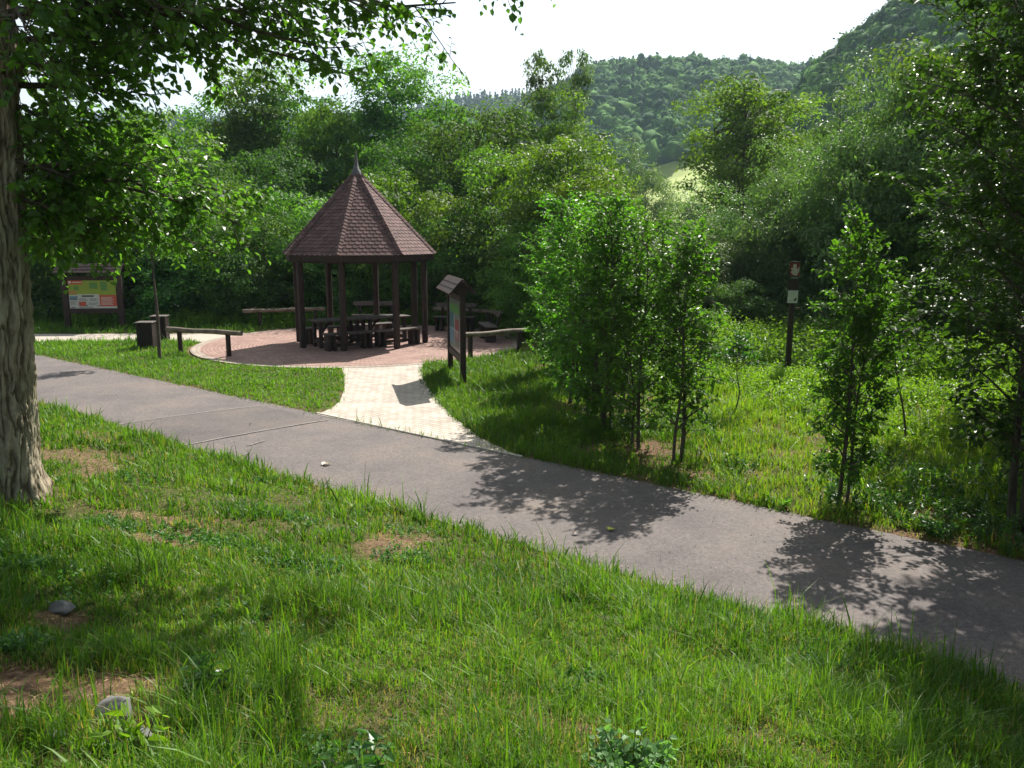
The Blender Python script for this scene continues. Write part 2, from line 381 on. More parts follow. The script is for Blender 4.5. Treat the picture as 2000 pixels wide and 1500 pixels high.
def asphalt(nm='asphalt', k=1.0):
    m, n, o = newmat(nm)
    t = N(n, 'ShaderNodeTexCoord')
    a = N(n, 'ShaderNodeTexNoise'); a.inputs['Scale'].default_value = 150; a.inputs['Detail'].default_value = 5; a.inputs['Roughness'].default_value = .8
    b = N(n, 'ShaderNodeTexNoise'); b.inputs['Scale'].default_value = .9; b.inputs['Detail'].default_value = 7; b.inputs['Roughness'].default_value = .6
    c = N(n, 'ShaderNodeTexNoise'); c.inputs['Scale'].default_value = 28; c.inputs['Detail'].default_value = 6
    for q in (a, b, c): n.links.new(t.outputs['Object'], q.inputs['Vector'])
    r = ramp(n, a.outputs['Fac'], [(.30, (.058*k, .050*k, .049*k)), (.5, (.128*k, .112*k, .109*k)), (.66, (.235*k, .21*k, .202*k))])
    r2 = ramp(n, b.outputs['Fac'], [(.32, (.80, .79, .82)), (.5, (1, 1, 1)), (.70, (1.25, 1.18, 1.10))])
    r3 = ramp(n, c.outputs['Fac'], [(.3, (.78, .78, .78)), (.7, (1.2, 1.18, 1.16))])
    x = N(n, 'ShaderNodeMix', data_type='RGBA', blend_type='MULTIPLY'); x.inputs[0].default_value = 1
    y = N(n, 'ShaderNodeMix', data_type='RGBA', blend_type='MULTIPLY'); y.inputs[0].default_value = 1
    n.links.new(r.outputs[0], x.inputs[6]); n.links.new(r2.outputs[0], x.inputs[7])
    n.links.new(x.outputs[2], y.inputs[6]); n.links.new(r3.outputs[0], y.inputs[7])
    p = N(n, 'ShaderNodeBsdfPrincipled'); p.inputs['Roughness'].default_value = .88; p.inputs['Specular IOR Level'].default_value = .25
    n.links.new(y.outputs[2], p.inputs['Base Color'])
    bu = N(n, 'ShaderNodeBump'); bu.inputs['Strength'].default_value = .5; bu.inputs['Distance'].default_value = .004
    n.links.new(a.outputs['Fac'], bu.inputs['Height']); n.links.new(bu.outputs[0], p.inputs['Normal'])
    n.links.new(p.outputs[0], o.inputs['Surface']); return m
M_asph = asphalt()
# asphalt path: gently ragged edges
def pathpt(u, s):        # u along the path (to the lower right), s across from near edge to the far side
    # near edge passes (0,7.55); direction (.7862,-.618)
    return (u*.7862 + s*.618, 7.55 - u*.618 + s*.7862)
G = Geo(); us = np.concatenate([np.linspace(-90, -26, 16), np.arange(-25, 16, .12), np.linspace(17, 70, 12)])
rag = (fbm(us*2.2, us*0+3, 31)-.5)*.10; rag2 = (fbm(us*2.2, us*0+9, 37)-.5)*.08
rows = []
for k, s in enumerate([0, .35, PW/2, PW-.35, PW]):
    off = rag if k == 0 else (rag2 if k == 4 else 0*rag)
    x, y = pathpt(us, s+off); z = np.full_like(us, .004 + .018*(1-(2*s/PW-1)**2))
    rows.append(np.stack([x, y, z], -1))
A = np.stack(rows, 1); nu = len(us)
i = (np.arange(nu-1)[:, None]*5 + np.arange(4)[None, :]).ravel()
G.add(A.reshape(-1, 3), [np.stack([i, i+5, i+6, i+1], -1)], .5, True)
tag(G.build('asphalt_path', M_asph), kind='structure')
def pz(s): return .004 + .018*(1-(2*s/PW-1)**2)
def strip_on_path(name, A0, B0, w, mat, lift):
    """thin ribbon across the path between two ground points"""
    A0 = np.array(A0); B0 = np.array(B0); d = B0-A0; L = np.linalg.norm(d); d /= L; nn = np.array((-d[1], d[0]))
    k = 22; G = Geo(); v = []
    for q in range(k):
        c = A0 + d*L*q/(k-1)
        wob = (fbm(q*.7, 1.5, 4)-.5)*.05; ww = w*(.6+.8*fbm(q*.9, 7.7, 8))
        for e in (-1, 1):
            pt = c + nn*(e*ww/2+wob); s = -sdist(pt[0], pt[1]); v.append((pt[0], pt[1], pz(min(max(s, 0), PW))+lift))
    i = np.arange(k-1)*2
    G.add(v, [np.stack([i, i+1, i+3, i+2], -1)]); return G.build(name, mat)
M_seam = surf('sealed_seam', (.12, .105, .10), (.24, .215, .20), 20, .85, .2)
M_patch = asphalt('newer_asphalt', .84)
s1a, s1b = gp(205, 833), gp(508, 794); s2a, s2b = gp(330, 876), gp(640, 822)
G = Geo(); v = []; K = 14
for q in range(K):
    f = q/(K-1)
    for g in range(6):
        h = g/5.
        x = (s1a[0]*(1-f)+s1b[0]*f)*(1-h)+(s2a[0]*(1-f)+s2b[0]*f)*h; y = (s1a[1]*(1-f)+s1b[1]*f)*(1-h)+(s2a[1]*(1-f)+s2b[1]*f)*h
        s = -sdist(x, y); v.append((x, y, pz(min(max(s, 0.02), PW))+.004))
i = (np.arange(K-1)[:, None]*6+np.arange(5)[None, :]).ravel()
G.add(v, [np.stack([i, i+6, i+7, i+1], -1)]); tag(G.build('asphalt_patch', M_patch), kind='structure')
for nme, a, b in (('seam', s1a, s1b), ('seam', s2a, s2b)): tag(strip_on_path(nme, a, b, .055, M_seam, .008), kind='structure')
for a, b in ((gp(455, 897), gp(486, 887)), (gp(484, 873), gp(517, 864))): tag(strip_on_path('chalk_scuff', a, b, .04, M_seam, .008), kind='structure')

def paver(name, polar, c1, c2, mortar, bw, bh, ms, rot=0., ctr=(0, 0)):
    m, n, o = newmat(name)
    g = N(n, 'ShaderNodeNewGeometry')
    s = N(n, 'ShaderNodeVectorMath', operation='SUBTRACT'); s.inputs[1].default_value = (ctr[0], ctr[1], 0); n.links.new(g.outputs['Position'], s.inputs[0])
    if polar:
        sp = N(n, 'ShaderNodeSeparateXYZ'); n.links.new(s.outputs[0], sp.inputs[0])
        at = N(n, 'ShaderNodeMath', operation='ARCTAN2'); n.links.new(sp.outputs['X'], at.inputs[0]); n.links.new(sp.outputs['Y'], at.inputs[1])
        mu = N(n, 'ShaderNodeMath', operation='MULTIPLY'); mu.inputs[1].default_value = 3.6; n.links.new(at.outputs[0], mu.inputs[0])
        ln = N(n, 'ShaderNodeVectorMath', operation='LENGTH'); fl = N(n, 'ShaderNodeVectorMath', operation='MULTIPLY'); fl.inputs[1].default_value = (1, 1, 0)
        n.links.new(s.outputs[0], fl.inputs[0]); n.links.new(fl.outputs[0], ln.inputs[0])
        cb = N(n, 'ShaderNodeCombineXYZ'); n.links.new(mu.outputs[0], cb.inputs['X']); n.links.new(ln.outputs['Value'], cb.inputs['Y'])
        vec = cb.outputs[0]
    else:
        mp = N(n, 'ShaderNodeMapping'); mp.inputs['Rotation'].default_value = (0, 0, rot); n.links.new(s.outputs[0], mp.inputs['Vector']); vec = mp.outputs[0]
    b = N(n, 'ShaderNodeTexBrick'); b.inputs['Scale'].default_value = 1.0
    b.inputs['Brick Width'].default_value = bw; b.inputs['Row Height'].default_value = bh; b.inputs['Mortar Size'].default_value = ms
    b.inputs['Color1'].default_value = (*c1, 1); b.inputs['Color2'].default_value = (*c2, 1); b.inputs['Mortar'].default_value = (*mortar, 1)
    b.inputs['Mortar Smooth'].default_value = .3; b.inputs['Bias'].default_value = -.1
    n.links.new(vec, b.inputs['Vector'])
    z = N(n, 'ShaderNodeTexNoise'); z.inputs['Scale'].default_value = 1.6; z.inputs['Detail'].default_value = 8; z.inputs['Roughness'].default_value = .65
    n.links.new(g.outputs['Position'], z.inputs['Vector'])
    r = ramp(n, z.outputs['Fac'], [(.32, (.78, .76, .73)), (.6, (1.08, 1.07, 1.05))])
    x = N(n, 'ShaderNodeMix', data_type='RGBA', blend_type='MULTIPLY'); x.inputs[0].default_value = 1
    n.links.new(b.outputs['Color'], x.inputs[6]); n.links.new(r.outputs[0], x.inputs[7])
    p = N(n, 'ShaderNodeBsdfPrincipled'); p.inputs['Roughness'].default_value = .85; p.inputs['Specular IOR Level'].default_value = .3
    n.links.new(x.outputs[2], p.inputs['Base Color'])
    bu = N(n, 'ShaderNodeBump'); bu.inputs['Strength'].default_value = .6; bu.inputs['Distance'].default_value = .006; bu.invert = True
    n.links.new(b.outputs['Fac'], bu.inputs['Height']); n.links.new(bu.outputs[0], p.inputs['Normal'])
    n.links.new(p.outputs[0], o.inputs['Surface']); return m
M_cream = paver('cream_pavers', False, (.41, .36, .315), (.52, .465, .41), (.21, .18, .15), .20, .10, .0075, R(38))
M_red = paver('red_ring_pavers', True, (.27, .165, .143), (.36, .235, .20), (.15, .11, .095), .20, .10, .010, ctr=PC)
M_ring = paver('cream_ring_pavers', True, (.30, .25, .21), (.38, .32, .27), (.15, .125, .10), .20, .12, .008, ctr=PC)
M_kerb = surf('concrete_edging', (.34, .30, .27), (.50, .45, .40), 12, .9, .3)
tag(poly_sheet(CREAM, .012, 'paved_path', M_cream), kind='structure')
tag(poly_sheet(SIDE, .008, 'side_path', surf('pale_gravel_path', (.30, .26, .22), (.50, .44, .38), 60, .9, .3, dist=.004)), kind='structure')
def disc(r0, r1, z, name, mat, n=96):
    G = Geo(); th = np.linspace(0, 2*math.pi, n, endpoint=False)
    if r0 == 0:
        v = np.stack([PC[0]+r1*np.cos(th), PC[1]+r1*np.sin(th), np.full(n, z)], -1); G.add(v, [np.arange(n)[None]])
    else:
        v = np.concatenate([np.stack([PC[0]+r*np.cos(th), PC[1]+r*np.sin(th), np.full(n, z)], -1) for r in (r0, r1)])
        i = np.arange(n); j = (i+1) % n; G.add(v, [np.stack([i, i+n, j+n, j], -1)])
    return G.build(name, mat)
tag(disc(0, PLR, .022, 'plaza', M_red), kind='structure')
tag(disc(PLR, PLR+.24, .018, 'plaza_edging', M_ring), kind='structure')
# concrete edging between the cream pavers and the asphalt
G = Geo(); a = np.array(CL[-1]); b = np.array(CRr[-1]); c = (a+b)/2; d = b-a
G.box((c[0]+.0, c[1]+.0, .0), (np.linalg.norm(d)+.1, .06, .056), math.atan2(d[1], d[0]), bev=.008)
tag(G.build('path_edging', M_kerb), kind='structure')

# ------------------------------------------------------------------ pavilion
def rotz(p, a): return (p[0]*math.cos(a)-p[1]*math.sin(a), p[0]*math.sin(a)+p[1]*math.cos(a))
PAV = empty('pavilion', (PC[0], PC[1], .022), 0, 'octagonal brown timber pavilion with a pointed shingle roof and spike on the brick plaza', 'pavilion')
dz = -.022
ANG = [R(-90 + 10.6 - 14.7 + 45*k) for k in range(8)]      # octagon vertices as the photo shows them
POST_R = 1.83; EAVE_R = 2.12; ZE = 2.53 + dz; ZA = 4.76 + dz; FH = .17
for a in ANG:
    G = Geo(); x, y = POST_R*math.cos(a), POST_R*math.sin(a)
    G.box((x, y, (ZE-FH+.06)/2), (.155, .155, ZE-FH+.06), a, bev=.03)
    G.build('post', M_wood, PAV)
G = Geo()
for k in range(8):
    a, b = ANG[k], ANG[(k+1) % 8]
    ax, ay = math.cos(a), math.sin(a); bx, by = math.cos(b), math.sin(b)
    ro, ri = EAVE_R, EAVE_R-.045
    v = [(ro*ax, ro*ay, ZE-FH), (ro*bx, ro*by, ZE-FH), (ro*bx, ro*by, ZE-.004), (ro*ax, ro*ay, ZE-.004),
         (ri*ax, ri*ay, ZE-FH), (ri*bx, ri*by, ZE-FH), (ri*bx, ri*by, ZE-.004), (ri*ax, ri*ay, ZE-.004)]
    G.add(v, [np.array([(0, 1, 2, 3), (5, 4, 7, 6), (0, 4, 5, 1), (3, 2, 6, 7)])], .4+.2*random.random())
G.build('fascia', M_wood, PAV)
G = Geo()
for k in range(8):     # ring beam and rafters
    a, b = ANG[k], ANG[(k+1) % 8]
    p = Vector((POST_R*math.cos(a), POST_R*math.sin(a), ZE-FH+.02)); q = Vector((POST_R*math.cos(b), POST_R*math.sin(b), ZE-FH+.02))
    c = (p+q)/2; dd = q-p
    G.box(c, (dd.length-.16, .12, .15), math.atan2(dd.y, dd.x))
    G.tube([(EAVE_R*.93*math.cos(a), EAVE_R*.93*math.sin(a), ZE-.02), (.1*math.cos(a), .1*math.sin(a), ZA-.28)], .05, 4)
G.build('roof_frame', M_wood, PAV)
# shingle roof
random.seed(5)
G = Geo()
for k in range(8):
    a, b = ANG[k], ANG[(k+1) % 8]
    p = np.array((EAVE_R*1.01*math.cos(a), EAVE_R*1.01*math.sin(a), ZE)); q = np.array((EAVE_R*1.01*math.cos(b), EAVE_R*1.01*math.sin(b), ZE))
    top = np.array((0, 0, ZA+.03)); mid = (p+q)/2; e = q-p; We = np.linalg.norm(e); e /= We
    up = top-mid; Ls = np.linalg.norm(up); up /= Ls; nn = np.cross(e, up); nn /= np.linalg.norm(nn)
    if nn[2] < 0: nn = -nn
    # deck
    G.add([p, q, top], [np.array([(0, 1, 2)])], .4)
    G.add([p-nn*.02, q-nn*.02, top-nn*.02], [np.array([(2, 1, 0)])], .3)
    rowh = .122; nr = int(Ls/rowh); tw = .168
    for r in range(nr):
        v0 = r*rowh - .025; v1 = (r+1)*rowh+.03
        hw = lambda v: We/2*(1-max(v, 0)/Ls)
        n_t = int(We/tw)+2
        for t in range(-n_t//2-1, n_t//2+2):
            c = (t + (.5 if r % 2 else 0))*tw
            if abs(c) > hw(v0)+tw*.4: continue
            g = .006
            prof = [(-tw/2+g, v1), (-tw/2+g, v0+.052), (-tw*.40, v0+.022), (-tw*.24, v0+.004), (tw*.24, v0+.004), (tw*.40, v0+.022), (tw/2-g, v0+.052), (tw/2-g, v1)]
            pts = []
            for (cx, vv) in prof:
                h = hw(vv); xx = min(max(c+cx, -h), h); lift = .016*(1-(vv-v0)/(v1-v0))+.003
                pts.append(mid+e*xx+up*vv+nn*lift)
            low = [pt-nn*.014 for pt in pts]
            G.add(pts, [np.arange(8)[None]], random.random())
            G.add(pts[1:7]+low[1:7], [np.array([(i, i+6, i+7, i+1) for i in range(5)])], .1)
G.build('roof', M_shing, PAV)
G = Geo()
for a in ANG:          # hip caps laid as overlapping pieces
    p = Vector((EAVE_R*1.015*math.cos(a), EAVE_R*1.015*math.sin(a), ZE+.01)); t = Vector((0, 0, ZA+.05)); d = t-p; L = d.length; d.normalize()
    side = Vector((-math.sin(a), math.cos(a), 0)); nn = side.cross(d); nn = nn if nn.z > 0 else -nn
    n = int(L/.115)
    for i in range(n):
        w = .085 if i < n-3 else .05
        b0 = p+d*(i*L/n-.02); b1 = p+d*((i+1)*L/n+.02)
        v = [b0-side*w-nn*.022+nn*.02, b0+nn*.052, b0+side*w-nn*.022+nn*.02, b1-side*w*.93-nn*.022+nn*.006, b1+nn*.036, b1+side*w*.93-nn*.022+nn*.006,
             b0-side*w-nn*.04+nn*.02, b0+side*w-nn*.04+nn*.02]
        G.add([tuple(q) for q in v], [np.array([(0, 1, 4, 3), (1, 2, 5, 4)]), np.array([(0, 6, 1), (6, 7, 1), (7, 2, 1)])], random.random())
G.build('hip_cap', M_shing, PAV)
G = Geo()
for k in range(8):
    a, b = ANG[k], ANG[(k+1) % 8]; r = EAVE_R+.02
    G.tube([(r*math.cos(a), r*math.sin(a), ZE-.002), (r*math.cos(b), r*math.sin(b), ZE-.002)], .011, 6)
G.build('drip_edge', M_metal, PAV)
G = Geo(); G.tube([(0, 0, ZA-.10), (0, 0, ZA+.03), (0, 0, ZA+.08), (0, 0, ZA+.3), (0, 0, ZA+.56)], [.15, .12, .075, .045, .006], 12)
G.build('spire', surf('lead_spire', (.07, .065, .07), (.17, .16, .17), 12, .6, .1, spec=.3), PAV)

# ------------------------------------------------------------------ tables and benches
TD = math.atan2(.56, .83); TC = (-4.26, 22.5)
def table(loc, rz, label, L=1.38):
    t = empty('picnic_table', (*loc, .022), rz, label, 'table', 'picnic tables in the pavilion')
    G = Geo()
    for i in range(5): G.box((0, (i-2)*.142, .73), (L, .134, .04), tone=random.random(), bev=.005)
    G.build('table_top', M_woodh, t)
    for sx in (-1, 1):
        G = Geo(); x = sx*(L/2-.16)
        G.box((x, -.24, .34), (.09, .10, .68), bev=.006); G.box((x, .24, .34), (.09, .10, .68), bev=.006)
        G.box((x, 0, .685), (.09, .66, .05)); G.box((x, 0, .16), (.07, .38, .09))
        G.build('trestle', M_wood, t)
        G = Geo()
        pts = [(x-sx*.05, 0, .18), (x-sx*.15, 0, .42), (x-sx*.26, 0, .58), (x-sx*.42, 0, .68)]
        G.tube(pts, .035, 6); G.build('brace', M_wood, t)
    G = Geo(); G.box((0, 0, .20), (L-.40, .06, .09)); G.build('stretcher', M_wood, t)
    return t
def bench(loc, rz, label, L=1.38, group='benches at the picnic tables', back=False):
    t = empty('bench', (*loc, .022), rz, label, 'bench', group)
    G = Geo()
    for i in range(3): G.box((0, (i-1)*.118, .44), (L, .110, .042), tone=random.random(), bev=.005)
    G.build('seat', M_woodh, t)
    for sx in (-1, 1):
        G = Geo(); x = sx*(L/2-.18)
        for e in (-.085, .085): G.box((x+e, 0, .21), (.075, .28, .418), bev=.006)
        G.build('leg', M_wood, t)
    if back:
        G = Geo()
        G.box((0, .24, .80), (L, .035, .14), rx=R(-12), bev=.005, tone=.7)
        G.build('backrest', M_woodh, t)
        for sx in (-1, 1):
            G = Geo(); G.box((sx*(L/2-.22), .222, .52), (.08, .05, .66), rx=R(-8)); G.build('back_support', M_wood, t)
    else:
        G = Geo(); G.box((0, 0, .13), (L-.56, .05, .07)); G.build('stretcher', M_wood, t)
    return t
ux, uy = math.cos(TD), math.sin(TD)
random.seed(11)
for i, k in enumerate((-.72, .72)):
    w = ('left', 'right')[i]
    table((TC[0]+ux*k, TC[1]+uy*k), TD, ('weathered picnic table at the left end of the row inside the pavilion', 'weathered picnic table at the right end of the row inside the pavilion')[i])
for j, off in enumerate((.86, -.80)):
    for i, k in enumerate((-.72, .72)):
        lab = {(0, 0): 'low plank bench in front of the left picnic table, in the pavilion shade', (0, 1): 'low plank bench in front of the right picnic table, its end in sun',
               (1, 0): 'low plank bench behind the left picnic table', (1, 1): 'low plank bench behind the right picnic table'}[(j, i)]
        bench((TC[0]+ux*k+uy*off, TC[1]+uy*k-ux*off), TD, lab)
bx, by = gp(735, 632); bench((xat(733, 26.4, .5), 26.4), R(2), 'backed plank bench at the rear of the plaza, behind the picnic tables', 1.5, 'backed benches round the plaza', True)
bench((xat(888, 25.7, .5), 25.7), R(-10), 'backed plank bench at the right rear of the plaza, behind the tall info board', 1.35, 'backed benches round the plaza', True)
bench((xat(952, 23.4, .4), 23.4), R(-78), 'backed plank bench seen end on, beyond the pale right log rail', 1.35, 'backed benches round the plaza', True)

# ------------------------------------------------------------------ log rails
def rail(A, B, posts, label, rt=.062, zt=(.62, .62)):
    """A, B: (px,py) ground-plane ends"""
    x0, y0 = A; x1, y1 = B; cx, cy = (x0+x1)/2, (y0+y1)/2; a = math.atan2(y1-y0, x1-x0); L = math.hypot(x1-x0, y1-y0)
    t = empty('log_rail', (cx, cy, 0), a, label, 'log rail', 'round log rails around the plaza')
    G = Geo(); k = 9; xs = np.linspace(-L/2, L/2, k)
    G.tube(np.stack([xs, .012*np.sin(xs*3), np.linspace(zt[0], zt[1], k)+.006*np.sin(xs*5)], -1), rt*(1+.06*np.sin(xs*4)), 14)
    G.build('rail', M_log, t)
    for p in posts:
        G = Geo(); x = -L/2+L*p; z = zt[0]+(zt[1]-zt[0])*p
        G.tube([(x, 0, -.08), (x, 0, z-.5*rt)], .062, 12); G.build('post', M_wood, t)
    return t
def gx2(px, d): return (xat(px, d, .6), d)
rail(gx2(326, 20.9), gx2(472, 19.95), (.17, .82), 'dark log rail on two posts beside the slatted bins')
rail(gx2(908, 19.6), gx2(1032, 20.7), (.08, .85), 'pale sunlit log rail behind the tall info board')
rail(gx2(474, 26.0), gx2(634, 26.9), (.2, .88), 'thin grey log rail in the shade left behind the pavilion')
rail(gx2(848, 26.9), gx2(986, 25.6), (.3, .78), 'dark mossy log rail at the right rear of the plaza')

# ------------------------------------------------------------------ bins
def bin_(loc, rz, label, s=1.0):
    t = empty('litter_bin', (*loc, 0), rz, label, 'litter bin', 'slatted wooden litter bins'); t.scale = (s, s, s)
    G = Geo(); r = .215
    G.box((0, 0, .41), (.34, .34, .68), tone=0); G.build('liner', flat('bin_liner', (.02, .02, .02)), t)
    G = Geo()
    for f in range(4):
        a = f*math.pi/2
        for i in range(5):
            x, y = (i-2)*.086, -r
            X, Y = rotz((x, y), a); G.box((X, Y, .40), (.066, .022, .74), a, tone=random.random(), bev=.004)
    G.build('slats', M_bin, t)
    G = Geo(); G.box((0, 0, .815), (.50, .50, .035), bev=.008); G.build('lid', M_woodh, t)
    for sx in (-1, 1):
        for sy in (-1, 1):
            G = Geo(); G.box((sx*.175, sy*.175, .40), (.035, .035, .796)); G.build('corner_post', M_bin, t)
    return t
x, y = gp(282, 684); bin_((x, y+.2), R(8), 'dark slatted litter bin standing in the grass, the nearer of two', .9)
x, y = gp(309, 668); bin_((x, y+.2), R(8), 'dark slatted litter bin behind the thin young tree, the farther of two', .9)

# ------------------------------------------------------------------ info boards
def gable_roof(G, L, half, zr, drop, th=.025, y0=0.):
    # ridge along X, three overlapping planks each side
    for sgn in (-1, 1):
        for i in range(3):
            f0, f1 = i/3., (i+1)/3.+.06
            a = (y0+sgn*half*f0, zr-drop*f0); b = (y0+sgn*half*f1, zr-drop*f1)
            off = .012*i
            n = np.array((0, drop*sgn, half)); n = n/np.linalg.norm(n)
            P = []
            for x in (-L/2, L/2):
                for (yy, zz) in (a, b):
                    for k in (0, th): P.append((x, yy+n[1]*(k+.018 if i == 0 and False else k)+0, zz+n[2]*k-off*.0+(.012*(2-i))))
            P = np.array(P)
            G.add(P, [np.array([(1, 5, 7, 3), (0, 2, 6, 4), (2, 3, 7, 6), (0, 1, 3, 2), (4, 6, 7, 5), (0, 4, 5, 1)])], .3+.5*random.random())
def board(loc, rz, w, h0, h1, zr, label, poster, roofL, half, drop, depth=.10, pw=.10):
    t = empty('info_board', (*loc, 0), rz, label, 'info board')
    for s in (-1, 1):
        G = Geo(); G.box((s*w/2, 0, (zr-.12)/2-.05), (pw, depth, zr-.02), bev=.006); G.build('post', M_wood, t)
    G = Geo(); G.box((0, 0, h0-.07), (w-pw, depth*.7, .14)); G.build('crossbar', M_wood, t)
    G = Geo(); G.box((0, 0, h1+.06), (w-pw, depth*.7, .12)); G.build('crossbar', M_wood, t)
    G = Geo(); G.box((0, 0, (h0+h1)/2), (w-pw, .03, h1-h0)); p = G.build('panel', M_wood, t)
    pw_ = w-pw-.06; ph = h1-h0-.04; zc = (h0+h1)/2
    for nm, rects in poster:
        G = Geo(); mcol = rects[0]
        for j, (a, b, c, d) in enumerate(rects[1]):
            lv = rects[2]
            G.box((-pw_/2+pw_*(a+c)/2, -.0165-.0022*lv, zc-ph/2+ph*(1-(b+d)/2)), (pw_*(c-a), .0018, ph*(d-b)))
            if nm != 'lettering': G.build(nm, mcol, p); G = Geo()
        if nm == 'lettering': G.build(nm, mcol, p)
    G = Geo(); gable_roof(G, roofL, half, zr, drop)
    G.build('roof', M_wood, t)
    for s in (-1, 1):
        G = Geo(); x = s*(w/2)
        G.add([(x, -half*.85, zr-drop*.9), (x, half*.85, zr-drop*.9), (x, 0, zr-.015), (x+s*.03, -half*.85, zr-drop*.9), (x+s*.03, half*.85, zr-drop*.9), (x+s*.03, 0, zr-.015)],
              [np.array([(0, 1, 2), (5, 4, 3)]), np.array([(0, 3, 4, 1), (1, 4, 5, 2), (2, 5, 3, 0)])]); G.build('gable', M_wood, t)
    return t
pc = {k: flat('print_'+k, v, .3) for k, v in dict(green=(.26, .36, .05), dkgreen=(.10, .25, .07), red=(.50, .09, .06), grey=(.40, .43, .41), pale=(.55, .57, .55), blue=(.13, .24, .33),
      dark=(.07, .08, .08), cream=(.50, .49, .40), orange=(.45, .22, .08), teal=(.12, .30, .30), maroon=(.25, .06, .07), white=(.65, .65, .62)).items()}
def lines(x0, x1, y0, y1, n):
    return [(x0, y0+(y1-y0)*i/n, x0+(x1-x0)*random.uniform(.7, 1), y0+(y1-y0)*(i+.35)/n) for i in range(n)]
posterA = [('poster', (pc['green'], [(0, 0, 1, .52)], 0)), ('poster', (pc['pale'], [(0, .52, .64, 1), (.64, .93, 1, 1)], 0)), ('poster', (pc['red'], [(.64, .52, 1, .93), ], 0)),
           ('poster_block', (pc['red'], [(0, .0, .30, .14), (.2, .76, .35, .92)], 1)), ('poster_block', (pc['dkgreen'], [(.12, .2, .22, .34), (.45, .08, .62, .30), (.68, .05, .82, .36)], 1)),
           ('poster_block', (pc['orange'], [(0, .38, .17, .48)], 1)),
           ('poster_photo', (pc['blue'], [(0.01, .56, .17, .66)], 1)), ('poster_photo', (pc['dark'], [(.01, .66, .17, .69), (.27, .53, .52, .59), (.34, .88, .38, .92), (.58, .90, .64, .93), (.19, .78, .64, .785), (.18, .52, .185, .93)], 1)),
           ('lettering', (pc['white'], [(.10, .05, .29, .08), (.17, .49, .63, .51)]+lines(.67, .97, .60, .90, 7), 2)),
           ('lettering', (pc['dark'], lines(.21, .40, .64, .75, 4)+lines(.43, .62, .64, .75, 4)+lines(.40, .62, .81, .90, 3)+lines(.02, .16, .73, .88, 4)+[(.03, .95, .12, .98), (.2, .95, .5, .97)], 2))]
random.seed(3)
posterA.append(('emblem', (pc['white'], [(.015, .02, .07, .10)], 2)))
xL, dL = xat(182, 26.2, 1), 26.2
bA = board((xL, dL), R(4), 1.72, .68, 1.62, zat(517, 26.2), 'wide dark info board with a green and red poster, in front of the left hedge', posterA, 2.10, .30, .24, .12, .17)
posterB = [('poster', (flat('print_shade', (.17, .20, .18), .3), [(0, 0, 1, 1)], 0)), ('poster_block', (flat('print_petrol', (.06, .15, .17), .3), [(.02, .28, .40, .62)], 1)), ('poster_block', (pc['blue'], [(.02, .62, .36, .90)], 1)),
           ('poster_block', (pc['maroon'], [(.50, .38, .82, .78)], 1)), ('poster_block', (pc['dkgreen'], [(.05, .10, .9, .26)], 1)),
           ('lettering', (pc['dark'], lines(.50, .95, .80, .95, 5)+lines(.1, .8, .02, .08, 2), 2)), ('lettering', (pc['white'], [(.05, .60, .95, .612), (.45, .28, .47, .9), (.86, .3, .88, .95)]+lines(.53, .8, .62, .74, 4), 2))]
# tall board: ends at the two feet seen in the photo
fa = (xat(880, 17.75, 0), 17.75); fb = (xat(905, 16.0, 0), 16.0)
bw = math.hypot(fa[0]-fb[0], fa[1]-fb[1])
bB = board(((fa[0]+fb[0])/2, (fa[1]+fb[1])/2), math.atan2(fb[1]-fa[1], fb[0]-fa[0]), bw, .62, 1.72, 2.13, 'narrow tall info board with a small plank roof, seen nearly edge on', posterB, bw+.22, .25, .24, .11, .11)

# ------------------------------------------------------------------ trail marker
zx = 17.3
mk = empty('trail_post', (xat(1543, zx, 1), zx, 0), R(2), 'tall slim brown trail post with a red lion emblem and a white plate', 'sign post')
G = Geo(); G.box((0, 0, 1.2), (.11, .07, 2.55), bev=.006); G.build('post', M_wood, mk)
G = Geo(); G.box((0, -.045, 2.17), (.225, .018, .62), bev=.004); pn = G.build('sign_panel', M_wood, mk)
G = Geo(); G.box((0, -.0563, 2.31), (.205, .003, .28)); G.build('emblem_field', flat('emblem_red', (.22, .035, .025)), pn)
lion = [(-.02,-.125),(.0,-.09),(-.035,-.055),(-.075,-.075),(-.085,-.045),(-.04,-.015),(-.03,.01),(-.075,.0),(-.09,.03),(-.05,.035),(-.02,.045),(-.045,.075),(-.03,.11),(.0,.12),(.03,.105),(.035,.075),
        (.03,.04),(.055,.01),(.045,-.03),(.075,-.045),(.085,-.01),(.075,.04),(.09,.07),(.098,.02),(.098,-.04),(.075,-.075),(.05,-.07),(.065,-.11),(.045,-.13),(.02,-.095),(.01,-.125)]
G = Geo(); bm = bmesh.new(); f = bm.faces.new([bm.verts.new((x, -.0585, 2.31+z)) for x, z in lion]); bmesh.ops.triangulate(bm, faces=[f]); bm.verts.index_update()
G.add([q.co[:] for q in bm.verts], [np.array([[w.index for w in q.verts] for q in bm.faces])]); bm.free()
G.build('emblem', flat('emblem_white', (.62, .56, .54)), pn)
G = Geo(); G.box((0, -.0563, 2.135), (.205, .003, .045)); G.build('name_strip', flat('strip_green', (.05, .12, .06)), pn)
G = Geo(); G.box((0, -.059, 2.135), (.13, .002, .012)); G.build('lettering', pc['grey'], pn)
G = Geo(); G.box((-.005, -.048, 1.74), (.215, .012, .285), ry=R(1.5)); pl = G.build('plate', M_plate, mk)
G = Geo()
for i in range(4): G.box((-.03, -.0555, 1.83-i*.028), (.13, .002, .006))
G.box((-.04, -.0555, 1.645), (.10, .002, .012)); G.build('lettering', pc['grey'], pl)
